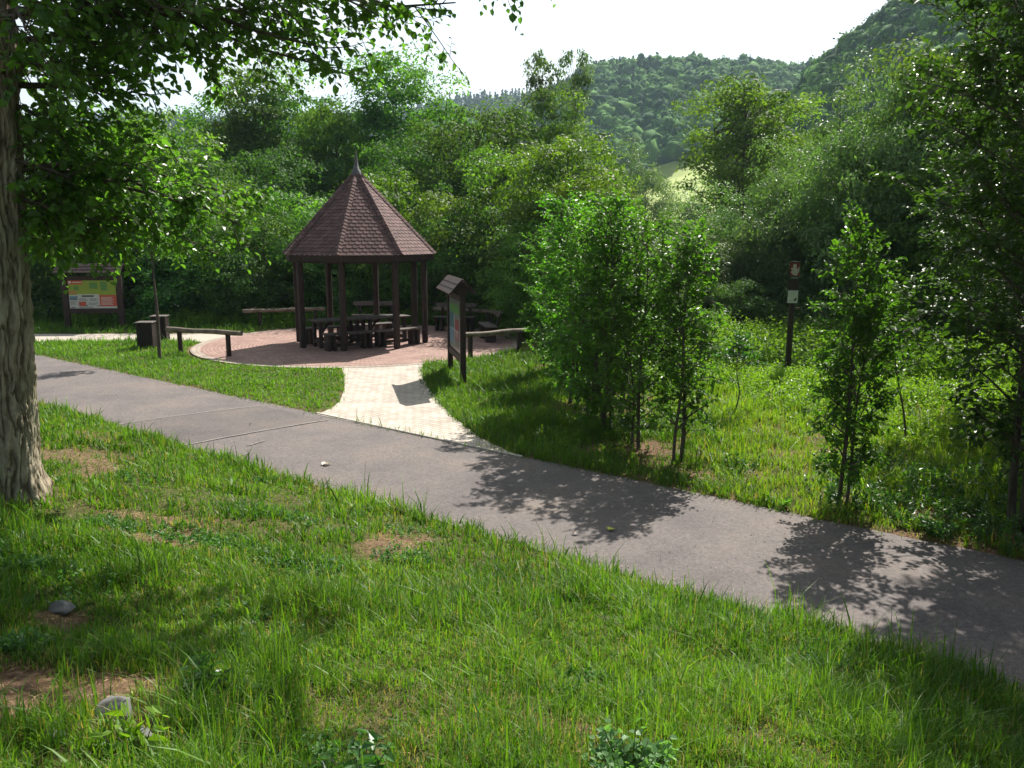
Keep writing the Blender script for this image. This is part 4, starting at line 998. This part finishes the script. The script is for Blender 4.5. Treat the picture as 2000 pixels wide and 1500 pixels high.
# ------------------------------------------------------------------ hills and their forest
def interp(tab):
    a = np.array(tab, float); return lambda x: np.interp(x, a[:, 0], a[:, 1])
def elev(py): return math.tan(math.atan((750-py)/FPX)-R(PITCH))
def azx(px, py=200):   # world azimuth slope X/Y for a picture column at the ridge
    v = (750-py)/FPX; return (px-1000)/FPX/(CP+v*SP)
def hill(name, tab, d0, d1, back, seed, amp, crown_h):
    az = np.array([azx(p, max(q, -200)) for p, q in tab]); hh = np.array([CAM_Z+elev(q)*d1-crown_h for p, q in tab])
    def Hf(a, d):
        h = np.interp(a, az, hh); f = sstep(d0, d1, d)**.9; b = 1-.25*sstep(d1, back, d)
        w = (fbm(a*14+seed, d/90., seed, 3)-.5)*amp*np.clip((d-d0)/60, 0, 1)
        return np.maximum(-2, -2+(h+2)*np.where(d < d1, .25*((d-d0)/(d1-d0)).clip(0, 1)+.75*f, b)+w*np.where(d < d1, 1-.75*sstep(d1-60, d1, d), .25))
    A = np.linspace(az[0], az[-1], 90); D = np.linspace(d0, back, 46); AA, DD = np.meshgrid(A, D)
    G = Geo(); i = (np.arange(45)[:, None]*90+np.arange(89)[None, :]).ravel()
    G.add(np.stack([AA*DD, DD, Hf(AA, DD)], -1).reshape(-1, 3), [np.stack([i, i+1, i+91, i+90], -1)], .5, True)
    o = G.build(name, M_hill); tag(o, kind='structure')
    return Hf, az
M_hill = surf('hillside_floor', (.012, .028, .010), (.035, .065, .020), .08, .95, 0)
def forest(name, label, Hf, az, d0, d1, n, r, seed, mat, nq, q, con=False, skip=None, zsq=1.15):
    rg = np.random.default_rng(seed)
    a = az[0]+(az[-1]-az[0])*rg.random(n); d = d0+(d1-d0)*np.sqrt(rg.random(n)*.9+.1*rg.random(n))
    if skip is not None: k = ~skip(a, d); a = a[k]; d = d[k]
    n = len(a); z = Hf(a, d); s = r*np.exp(np.clip(rg.normal(size=n)*.25, -.5, .45)); z = z+rg.normal(size=n)*r*.22; tn = np.clip(.42+.30*rg.normal(size=n)+.45*(fbm(a*18, d/60, seed+4, 3)-.5), 0, 1)
    m = n*nq; ci = np.repeat(np.arange(n), nq) if con else None; G = Geo()
    if con:
        h = rg.random(m)**.8; th = rg.random(m)*6.283; rad = s[ci]*.42*(1-h)*(.75+.4*rg.random(m))
        C = np.stack([a[ci]*d[ci]+rad*np.cos(th), d[ci]+rad*np.sin(th), z[ci]+s[ci]*(-.1+2.5*h)], -1)
        Nn = nrm(np.stack([np.cos(th), np.sin(th), np.full(m, .7)], -1)+.3*rg.normal(size=(m, 3)))
        D = nrm(np.stack([np.cos(th), np.sin(th), np.full(m, -.9)], -1)+.25*rg.normal(size=(m, 3)))
    else:            # lumpy closed crowns
        bm = bmesh.new(); bmesh.ops.create_icosphere(bm, subdivisions=nq, radius=1); bm.verts.index_update()
        B = np.array([v.co[:] for v in bm.verts]); F = np.array([[w.index for w in f.verts] for f in bm.faces]); bm.free(); nb = len(B)
        for a0 in range(0, n, 200):
            e = slice(a0, min(a0+200, n)); kk = len(s[e]); ph = rg.random((kk, 1, 6))*6.28
            rad = np.ones((kk, nb))
            for f0, am in ((2.1, .12), (4.3, .10), (8.5, .07)):
                dv = nrm(rg.normal(size=(kk, 3, 3)))*f0
                w = np.einsum('vc,kjc->kvj', B, dv)+ph[:, :, :3]; rad += am*np.sin(w).sum(-1)*.9
            rad *= 1+.11*rg.normal(size=(kk, nb))*(.5 if nb > 200 else .8)
            st = np.stack([.85+.3*rg.random(kk), .85+.3*rg.random(kk), zsq*(.8+.4*rg.random(kk))], -1)
            V = B[None]*rad[..., None]*(s[e][:, None]*st)[:, None, :]+np.stack([a[e]*d[e], d[e], z[e]+s[e]*.75], -1)[:, None, :]
            G.add(V.reshape(-1, 3), [(F[None]+np.arange(kk)[:, None, None]*nb).reshape(-1, 3)], np.clip(tn[e][:, None]+.13*rg.normal(size=(kk, nb))+0*B[None, :, 2], 0, 1).ravel(), True)
            kf = q[0]; c2 = np.repeat(np.arange(kk), kf); vi = rg.integers(nb, size=kk*kf); C = V[c2, vi]; u = B[vi]
            kp = u[:, 2] > -.35; C = C[kp]; u = u[kp]; c2 = c2[kp]; mm = len(C); C = C+rg.normal(size=(mm, 3))*(.16*s[e][c2])[:, None]
            Nn = nrm(u+.75*rg.normal(size=(mm, 3))); D = np.cross(Nn, rg.normal(size=(mm, 3))); L = q[1]*np.exp(.35*rg.normal(size=mm))
            leaves(G, C-nrm(D)*L[:, None]*.5+u*.15, D, Nn, L, L*.7, np.clip(tn[e][c2]+.24*rg.normal(size=mm), 0, 1))
        o = G.build(name, mat); tag(o, label, 'forest', None, 'stuff'); return o
    L = q*np.exp(.25*rg.normal(size=m))
    leaves(G, C-nrm(D)*L[:, None]*.5, D, Nn, L, L*.75, np.clip(tn[ci]+.10*rg.normal(size=m), 0, 1))
    o = G.build(name, mat); tag(o, label, 'forest', None, 'stuff'); return o
HA, azA = hill('hill', [(820, 300), (1000, 235), (1060, 185), (1120, 152), (1180, 118), (1260, 108), (1340, 110), (1430, 110), (1520, 116), (1600, 122), (1700, 130), (2300, 150)], 170, 480, 640, 7, 16, 11)
HB, azB = hill('hill', [(1440, 400), (1500, 260), (1560, 165), (1600, 112), (1660, 62), (1740, 0), (1850, -110), (1960, -180), (2200, -260), (2600, -300)], 105, 235, 330, 17, 10, 7)
HC, azC = hill('hill', [(-500, 210), (300, 205), (600, 212), (690, 205), (780, 190), (870, 170), (930, 163), (1010, 166), (1100, 150), (1200, 140)], 420, 800, 1000, 27, 14, 26)
MEAD = lambda a, d: (d < 262) & (a > azx(1255, 340)) & (a < azx(1400, 340))
forest('forest', 'hazy mixed woodland covering the far hill in the middle', HA, azA, 185, 490, 12500, 2.35, 201, L_far, 2, (42, 1.15), skip=MEAD, zsq=1.25)
forest('forest', 'dark conifers along the crest of the far middle hill', HA, azA, 350, 485, 2600, 2.7, 202, L_con, 40, 1.6, True, skip=lambda a, d: (a > azx(1370)) | (a < azx(1000)) | (fbm(a*14, d/80, 5) < .40))
forest('forest', 'dark broadleaf woodland on the steep near hill at the upper right', HB, azB, 135, 245, 5200, 1.65, 203, L_far, 2, (110, .62), zsq=1.2)
forest('forest', 'blue-green conifer ridge behind the pavilion, farthest of all', HC, azC, 640, 830, 4600, 5.4, 204, L_con, 34, 2.4, True)
# sloping meadow at the foot of the middle hill
G = Geo(); A = np.linspace(azx(1180, 340), azx(1420, 340), 30); D = np.linspace(120, 262, 30); AA, DD = np.meshgrid(A, D)
zt = CAM_Z+DD*np.interp(AA, [azx(1200), azx(1270), azx(1370), azx(1420)], [elev(388), elev(362), elev(334), elev(328)]); f = sstep(118, 258, DD)
i = (np.arange(29)[:, None]*30+np.arange(29)[None, :]).ravel()
G.add(np.stack([AA*DD, DD, f*np.maximum(zt, HA(AA, DD)+.6)-(1-f)*.2], -1).reshape(-1, 3), [np.stack([i, i+1, i+31, i+30], -1)], .5, True)
tag(G.build('meadow', surf('mown_meadow', (.25, .33, .07), (.36, .42, .12), .25, .9, 0)), kind='structure')

# ------------------------------------------------------------------ grass
def blades(G, x, y, z, h, w, bend, tone, rg, lean=None):
    n = len(x); a = rg.random(n)*6.283; b = a+rg.normal(size=n)*.5+math.pi/2
    d = np.stack([np.cos(a), np.sin(a), 0*a], -1); s = np.stack([np.cos(b), np.sin(b), 0*b], -1)
    P = np.stack([x, y, z-.01], -1); hv = h[:, None]; bd = bend[:, None]
    def c(t): return P+np.array((0, 0, 1.))*hv*(t-.38*bd*t*t)+d*hv*bd*.95*t*t
    wv = w[:, None]/2
    v = np.stack([c(0)-s*wv, c(0)+s*wv, c(.45)-s*wv*.9, c(.45)+s*wv*.9, c(.78)-s*wv*.55, c(.78)+s*wv*.55, c(1.)], 1).reshape(-1, 3)
    i = np.arange(n)[:, None]*7
    G.add(v, [np.concatenate([i+np.array((0, 1, 3, 2)), i+np.array((2, 3, 5, 4))]), i+np.array((4, 5, 6))], np.repeat(tone, 7))
def infront(x, y, m=.06):
    return (y > .6) & (np.abs(x)/(y*CP+2) < .637+m)
def grass_zone(name, label, n, box, cond, hfun, wfun, seed, mat, dens=None, dry=.12, clump=.5):
    rg = np.random.default_rng(seed)
    x = box[0]+(box[1]-box[0])*rg.random(n); y = box[2]+(box[3]-box[2])*rg.random(n)
    # gather part of the blades in tufts
    nt = max(n//26, 10); tx = box[0]+(box[1]-box[0])*rg.random(nt); ty = box[2]+(box[3]-box[2])*rg.random(nt); k = rg.random(n) < clump
    ti = rg.integers(nt, size=n); x = np.where(k, tx[ti]+rg.normal(size=n)*.028, x); y = np.where(k, ty[ti]+rg.normal(size=n)*.028, y)
    th = np.exp(rg.normal(size=nt)*.28)
    kk = cond(x, y) & infront(x, y); hm = hardmask(x, y); kk &= hm > rg.normal(size=n)*.05+.03-.11*fbm(x*2.5, y*2.5, 91)
    bb = bare(x, y); kk &= rg.random(n) > bb*.97-.02
    if dens is not None: kk &= rg.random(n) < dens(x, y)
    x, y, ti, k, bb = x[kk], y[kk], ti[kk], k[kk], bb[kk]; m = len(x)
    h = hfun(x, y)*np.exp(rg.normal(size=m)*.36)*np.where(k, th[ti], 1)*(1-.55*bb); w = wfun(x, y)*np.exp(rg.normal(size=m)*.2)
    bend = np.clip(.50+.38*rg.normal(size=m), .03, .95); tone = np.clip(.36+.15*rg.normal(size=m)+.75*(fbm(x*1.2, y*1.2, 71)-.5)+np.where(k, np.random.default_rng(seed+7).normal(size=nt)[ti]*.10, 0), 0, .74)
    isd = rg.random(m) < dry*(.4+1.6*fbm(x*1.5, y*1.5, 55)+2.2*bb); tone = np.where(isd, .84+.14*rg.random(m), tone); h = np.where(isd, h*.72, h); w = np.where(isd, w*.7, w); bg_ = (rg.random(m) < .07) & ~isd; w = np.where(bg_, w*1.7, w); h = np.where(bg_, h*1.15, h)
    G = Geo(); blades(G, x, y, gz(x, y), h, w, bend, tone, rg)
    tag(G.build(name, mat), label, 'grass', None, 'stuff'); return m
ng = []
near = lambda x, y: np.hypot(x, y)
tall = lambda x, y: .045+.085*sstep(.35, .72, fbm(x*1.7, y*1.7, 61))+.05*sstep(.9, .2, sdist(x, y))
ng.append(grass_zone('grass', 'long lush grass on the near bank at the bottom', 420000, (-4.6, 4.6, 1.5, 6.2), lambda x, y: (sdist(x, y) > 0), lambda x, y: tall(x, y)*.95, lambda x, y: .0032+.0006*near(x, y), 301, L_grass, dry=.20))
ng.append(grass_zone('grass', 'rough grass along the near side of the asphalt path', 250000, (-10, 5, 5.0, 16), lambda x, y: (sdist(x, y) > 0) & (sdist(x, y) < 7) & (y > 6.2-.0*x), lambda x, y: tall(x, y)*.9, lambda x, y: .0045+.0007*near(x, y), 302, L_grass, dry=.19))
ng.append(grass_zone('grass', 'short bright lawn between the asphalt path and the plaza', 260000, (-22, -.5, 12.5, 24.5), lambda x, y: (sdist(x, y) < 0) & (x < -1.0), lambda x, y: .055+.03*fbm(x, y, 8)+0*x, lambda x, y: .008+.0003*y, 303, L_lawn, dry=.03, clump=.35))
ng.append(grass_zone('grass', 'verge grass under and before the hornbeam row', 200000, (-2.6, 3.0, 7.0, 21), lambda x, y: (sdist(x, y) < 0) & (x < .22*y*.0+3.0), lambda x, y: .07+.07*fbm(x*1.5, y*1.5, 18), lambda x, y: .0045+.0005*y, 304, L_grass, dry=.12))
ng.append(grass_zone('grass', 'sunlit meadow grass right of the hornbeam row', 330000, (2.6, 14, 5.0, 22), lambda x, y: (sdist(x, y) < 0), lambda x, y: .075+.09*fbm(x*1.3, y*1.3, 19), lambda x, y: .0045+.0005*y, 305, L_mead, dry=.18))
ng.append(grass_zone('grass', 'shaded grass behind the plaza and side path', 130000, (-24, 8, 22, 33), lambda x, y: (sdist(x, y) < 0), lambda x, y: .10+.06*fbm(x, y, 20), lambda x, y: .016+0*x, 306, L_grass, dry=.03))
# seed stalks along the path edge
rg = np.random.default_rng(9); n = 900; u = rg.uniform(-14, 4.5, n); sv = -np.abs(rg.normal(size=n))*.35-.03; x, y = pathpt(u, sv)
G = Geo(); blades(G, x, y, gz(x, y), .12+.10*rg.random(n), .0025+0*x, .12+.25*rg.random(n), .55+.35*rg.random(n), rg); tag(G.build('grass', L_grass), 'thin seed stalks standing along the near path edge', 'grass', None, 'stuff')

# straw and dead stems on the worn soil
rg = np.random.default_rng(19); n = 150000; x = rg.uniform(-5, 6, n); y = rg.uniform(2, 15, n); k = (rg.random(n) < bare(x, y)*.95) & (hardmask(x, y) > 0); x = x[k]; y = y[k]; m = len(x)
D = np.stack([rg.normal(size=m), rg.normal(size=m), .15*rg.normal(size=m)], -1); L = .02+.07*rg.random(m)**1.5
G = Geo(); leaves(G, np.stack([x, y, gz(x, y)+.006+.01*rg.random(m)], -1), D, np.array((0, 0, 1.))+.5*rg.normal(size=(m, 3)), L, .0022+.002*rg.random(m), rg.random(m))
tag(G.build('straw', surf('dry_straw', (.22, .13, .07), (.50, .36, .20), 30, .8, 0, tonemix=.5)), 'dry straw littering the worn soil', 'straw', None, 'stuff')
# grit on the asphalt
rg = np.random.default_rng(23); n = 5200; u = rg.uniform(-16, 9, n); s = rg.uniform(.0, PW, n); s = np.where(rg.random(n) < .5, np.where(rg.random(n) < .5, .01+.12*np.abs(rg.normal(size=n)), PW-.01-.12*np.abs(rg.normal(size=n))), s)
x, y = pathpt(u, s); z = .004+.018*(1-(2*s/PW-1)**2)+.001; r = .0025+.005*rg.random(n)**2; a = rg.random(n)*6.28
off = np.array([(1, 0, 0), (-.4, .9, 0), (-.6, -.8, 0), (0, 0, 1.1)]); c_, s_ = np.cos(a), np.sin(a)
V = np.stack([np.stack([x+r*(q[0]*c_-q[1]*s_), y+r*(q[0]*s_+q[1]*c_), z+r*q[2]-.001], -1) for q in off], 1)
G = Geo(); i4 = np.arange(n)[:, None]*4; G.add(V.reshape(-1, 3), [np.concatenate([i4+np.array(q) for q in ((0, 1, 3), (1, 2, 3), (2, 0, 3))])], np.repeat(rg.random(n), 4))
tag(G.build('grit', surf('grit', (.16, .14, .12), (.46, .42, .37), 3, .9, 0, tonemix=.6)), 'loose grit and crumbs scattered over the asphalt path', 'grit', None, 'stuff')
# fallen leaves and crumbs on the path
rg = np.random.default_rng(29); n = 1300; u = rg.uniform(-16, 9, n); s = rg.uniform(.05, PW-.05, n); s = np.where(rg.random(n) < .84, np.where(rg.random(n) < .5, .02+.2*rg.random(n), PW-.02-.2*rg.random(n)), s); x, y = pathpt(u, s)
D = np.stack([rg.normal(size=n), rg.normal(size=n), .12*rg.normal(size=n)], -1)
G = Geo(); leaves(G, np.stack([x, y, .004+.018*(1-(2*s/PW-1)**2)+.006+.004*rg.random(n)], -1), D, np.array((0, 0, 1.))+.35*rg.normal(size=(n, 3)), .010+.025*rg.random(n)**2, .008+.012*rg.random(n), rg.random(n), True)
tag(G.build('leaf_litter', surf('dead_leaf_litter', (.16, .10, .06), (.42, .33, .22), 8, .8, 0, tonemix=.7)), 'small dry leaves scattered over the asphalt', 'leaf litter', None, 'stuff')
def one_leaf(px, py, label, mat, L=.09):
    x, y = gp(px, py); s = -float(sdist(x, y)); G = Geo()
    rg = np.random.default_rng(int(px)); leaves(G, np.array([(0, 0, 0.), (0, 0, .002)]), np.array([(1, .4, .12), (.2, 1, .25)]), np.array([(0, .1, 1.), (.2, 0, 1.)]), np.array([L, L*.8]), np.array([L*.7, L*.5]), np.array([.7, .6]), True)
    o = G.build('fallen_leaf', mat, None, (x, y, pz(s)+.012)); tag(o, label, 'leaf')
one_leaf(1188, 1041, 'yellow-green fallen leaf lying alone on the asphalt', flat('yellow_leaf', (.50, .52, .05)))
one_leaf(1119, 1048, 'small brown fallen leaf left of the yellow one on the asphalt', flat('brown_leaf', (.10, .06, .04)), .06)
one_leaf(630, 912, 'curled pale dead leaf on the asphalt near the paved path', flat('pale_leaf', (.50, .42, .30)), .12)

# ------------------------------------------------------------------ weeds
def weed_patch(name, label, n, pts, h, leaf, mat, seed, k=9, spread=.35, asp=.5):
    rg = np.random.default_rng(seed); G = Geo(); W = Geo(); tw = Twigs()
    for (x, y, r, c) in pts:
        for i in range(int(c)):
            a = rg.random()*6.283; q = r*math.sqrt(rg.random()); xx, yy = x+q*math.cos(a), y+q*math.sin(a)
            if hardmask(xx, yy) < .05: continue
            tw.add(np.array((xx, yy, float(gz(xx, yy)))), np.array((rg.normal()*.25, rg.normal()*.25, 1)), h*(.6+.6*rg.random())*(1-.35*(q/r)**2))
    tw.fill(W, G, rg, k, leaf, asp=asp, droop=.15, tube=False)
    return tag(G.build(name, mat), label, 'weeds', None, 'stuff')
weed_patch('ground_cover', 'low bright yellow-green weeds around the trail post and beyond', 0, [(4.6, 16.5, 1.6, 500), (6.4, 16.6, 1.5, 500), (7.8, 14.5, 1.5, 380), (9.2, 14.0, 1.6, 300), (3.3, 16.3, 1.2, 260), (5.5, 14.3, 1.3, 260), (7, 12, 1.5, 260), (8.5, 12, 1.4, 240), (6.0, 15.4, 1.4, 420)], .38, .085, L_weed, 401)
weed_patch('ground_cover', 'knee-high mid-green nettles behind the trail post', 0, [(4.2, 19.3, 1.6, 420), (6.2, 19, 1.7, 420), (8.6, 17.6, 1.8, 420), (10.5, 16.5, 1.9, 380), (2.4, 19.3, 1.2, 260), (5.2, 20.6, 1.8, 420), (7.6, 20.2, 1.8, 420), (3.2, 20.8, 1.4, 300)], .95, .12, L_light, 402, 14)
weed_patch('ground_cover', 'sunlit undergrowth along the far edge of the plaza', 0, [(-14+1.45*i, 27.6+.5*math.sin(i*2.1), 1.1, 150) for i in range(12)], .55, .11, L_weed, 403, 10)
weed_patch('ground_cover', 'sunlit undergrowth along the rear right of the plaza', 0, [(-2.6, 27.4, 1.0, 170), (-1.4, 27.2, 1.0, 170), (-.3, 26.6, .9, 150), (.5, 25.2, .9, 130), (1.3, 23.2, .8, 90)], .8, .11, L_weed, 404, 12)
weed_patch('ground_cover', 'dark leafy weeds at the foot of the trees by the right path edge', 0, [(3.9, 8.9, .5, 60), (4.5, 8.3, .6, 90), (5.2, 7.6, .6, 80), (5.6, 9.2, .9, 140), (4.6, 9.8, .8, 90), (6.6, 8.6, 1.0, 140), (3.0, 9.9, .35, 14), (6.3, 6.6, .6, 70)], .24, .075, L_burd, 405)
rg = np.random.default_rng(407); WS = []
for i in range(46):
    xx, yy = rg.uniform(-4, 4.5), rg.uniform(2.2, 11)
    if sdist(xx, yy) > .25 and bool(infront(np.array(xx), np.array(yy))): WS.append((xx, yy, rg.uniform(.12, .4), rg.uniform(15, 70)))
weed_patch('ground_cover', 'small round-leaved weeds dotted through the near bank grass', 0, WS, .085, .034, L_balm2, 408, 6, asp=.8)
WS2 = [(rg.uniform(-1.8, 8), rg.uniform(5, 15), rg.uniform(.15, .4), rg.uniform(12, 40)) for i in range(60)]
weed_patch('ground_cover', 'small leafy weeds dotted through the verge beyond the path', 0, [q for q in WS2 if sdist(q[0], q[1]) < -PW-.2], .12, .05, L_weed, 409, 6, asp=.7)
def clump(name, label, px, py, zz, n, h, leaf, mat, seed, asp, cat='plant', k=7, dr=.2, sp=.45):
    rg = np.random.default_rng(seed); x, y = gp(px, py, zz); G = Geo(); W = Geo(); tw = Twigs()
    for i in range(n):
        a = rg.random()*6.283; q = .06*rg.random(); tw.add(np.array((q*math.cos(a), q*math.sin(a), 0)), np.array((math.cos(a)*sp*(.4+rg.random()), math.sin(a)*sp*(.4+rg.random()), 1)), h*(.6+.5*rg.random()))
    tw.fill(W, G, rg, k, leaf, asp=asp, droop=dr)
    t = empty(name, (x, y, float(gz(x, y))), 0, label, cat); W.build('stems', M_trunk, t); G.build('leaves', mat, t)
clump('weed_plant', 'pale green lobed herb clump in the grass at the bottom right of centre', 1235, 1440, 1.0, 70, .23, .046, L_balm, 501, .95, k=8, dr=.1, sp=.75)
clump('weed_plant', 'dark coarse broad-leaved plant at the bottom, left of centre', 700, 1490, 1.05, 9, .17, .095, L_burd, 502, .5, k=5, dr=.55, sp=.6)
clump('weed_plant', 'small broad-leaved weed with a bright top beside the big stone', 272, 1440, 1.2, 8, .15, .07, L_weed, 503, .5, k=5)
clump('weed_plant', 'dark leafy plant in the grass right of the big stone', 390, 1330, 1.1, 11, .15, .07, L_burd, 504, .5, k=6)
clump('weed_plant', 'bright rosette weed at the far edge of the asphalt', 1522, 990, 0, 12, .16, .08, L_light, 505, .45, k=5, sp=.9)
clump('weed_plant', 'green plant below the tall right tree at the path edge', 1830, 1050, 0, 14, .22, .10, L_burd, 506, .5, k=6, sp=.7)
# stones
def stone(px, py, zz, sx, sy, sz, seed, label):
    x, y = gp(px, py, zz); bm = bmesh.new(); bmesh.ops.create_icosphere(bm, subdivisions=4, radius=1)
    rg = np.random.default_rng(seed); pl = nrm(rg.normal(size=(12, 3))); of = .45+.35*rg.random(12)
    for v in bm.verts:
        p = np.array(v.co)
        for a, b in zip(pl, of):
            q = p.dot(a)
            if q > b: p = p-a*(q-b)*.97
        p *= 1+.12*(float(fbm(p[0]*3+5, p[1]*3+p[2]*2, seed))-.5); v.co = p*np.array((sx, sy, sz))
    me = bpy.data.meshes.new('stone'); bm.to_mesh(me); bm.free(); me.materials.append(M_stone)
    for f in me.polygons: f.use_smooth = True
    o = bpy.data.objects.new('stone', me); COL.objects.link(o); o.location = (x, y, float(gz(x, y))+sz*.3); o.rotation_euler = (0, 0, rg.random()*3); tag(o, label, 'stone', 'stones in the bank')
stone(225, 1400, 1.15, .085, .07, .075, 3, 'largest grey stone, pointed, in worn grass at the bottom left')
stone(265, 1435, 1.15, .075, .045, .03, 4, 'flat grey stone just below the pointed one')
stone(115, 1180, 1.05, .085, .06, .05, 5, 'grey stone in shaded grass below the big trunk')
stone(100, 1440, 1.2, .05, .04, .03, 6, 'small grey stone at the far bottom left')

# ------------------------------------------------------------------ haze
bm = bmesh.new(); bmesh.ops.create_cube(bm, size=1.0)
me = bpy.data.meshes.new('haze'); bm.to_mesh(me); bm.free()
hz = bpy.data.objects.new('haze', me); COL.objects.link(hz); hz.scale = (3400, 3400, 262); hz.location = (0, 0, 126)
tag(hz, 'thin pale daylight haze in the valley air', 'haze', None, 'stuff')
m = bpy.data.materials.new('valley_haze'); m.use_nodes = True; n = m.node_tree; n.nodes.clear()
o = n.nodes.new('ShaderNodeOutputMaterial'); v = n.nodes.new('ShaderNodeVolumePrincipled')
v.inputs['Color'].default_value = (.62, .84, 1.0, 1); v.inputs['Density'].default_value = .00024; v.inputs['Anisotropy'].default_value = .2
n.links.new(v.outputs[0], o.inputs['Volume']); me.materials.append(m)
for o in bpy.data.objects:
    if 'h' in o: del o['h']
print('blades', ng, 'objects', len(bpy.data.objects), 'verts', sum(len(m.vertices) for m in bpy.data.meshes))
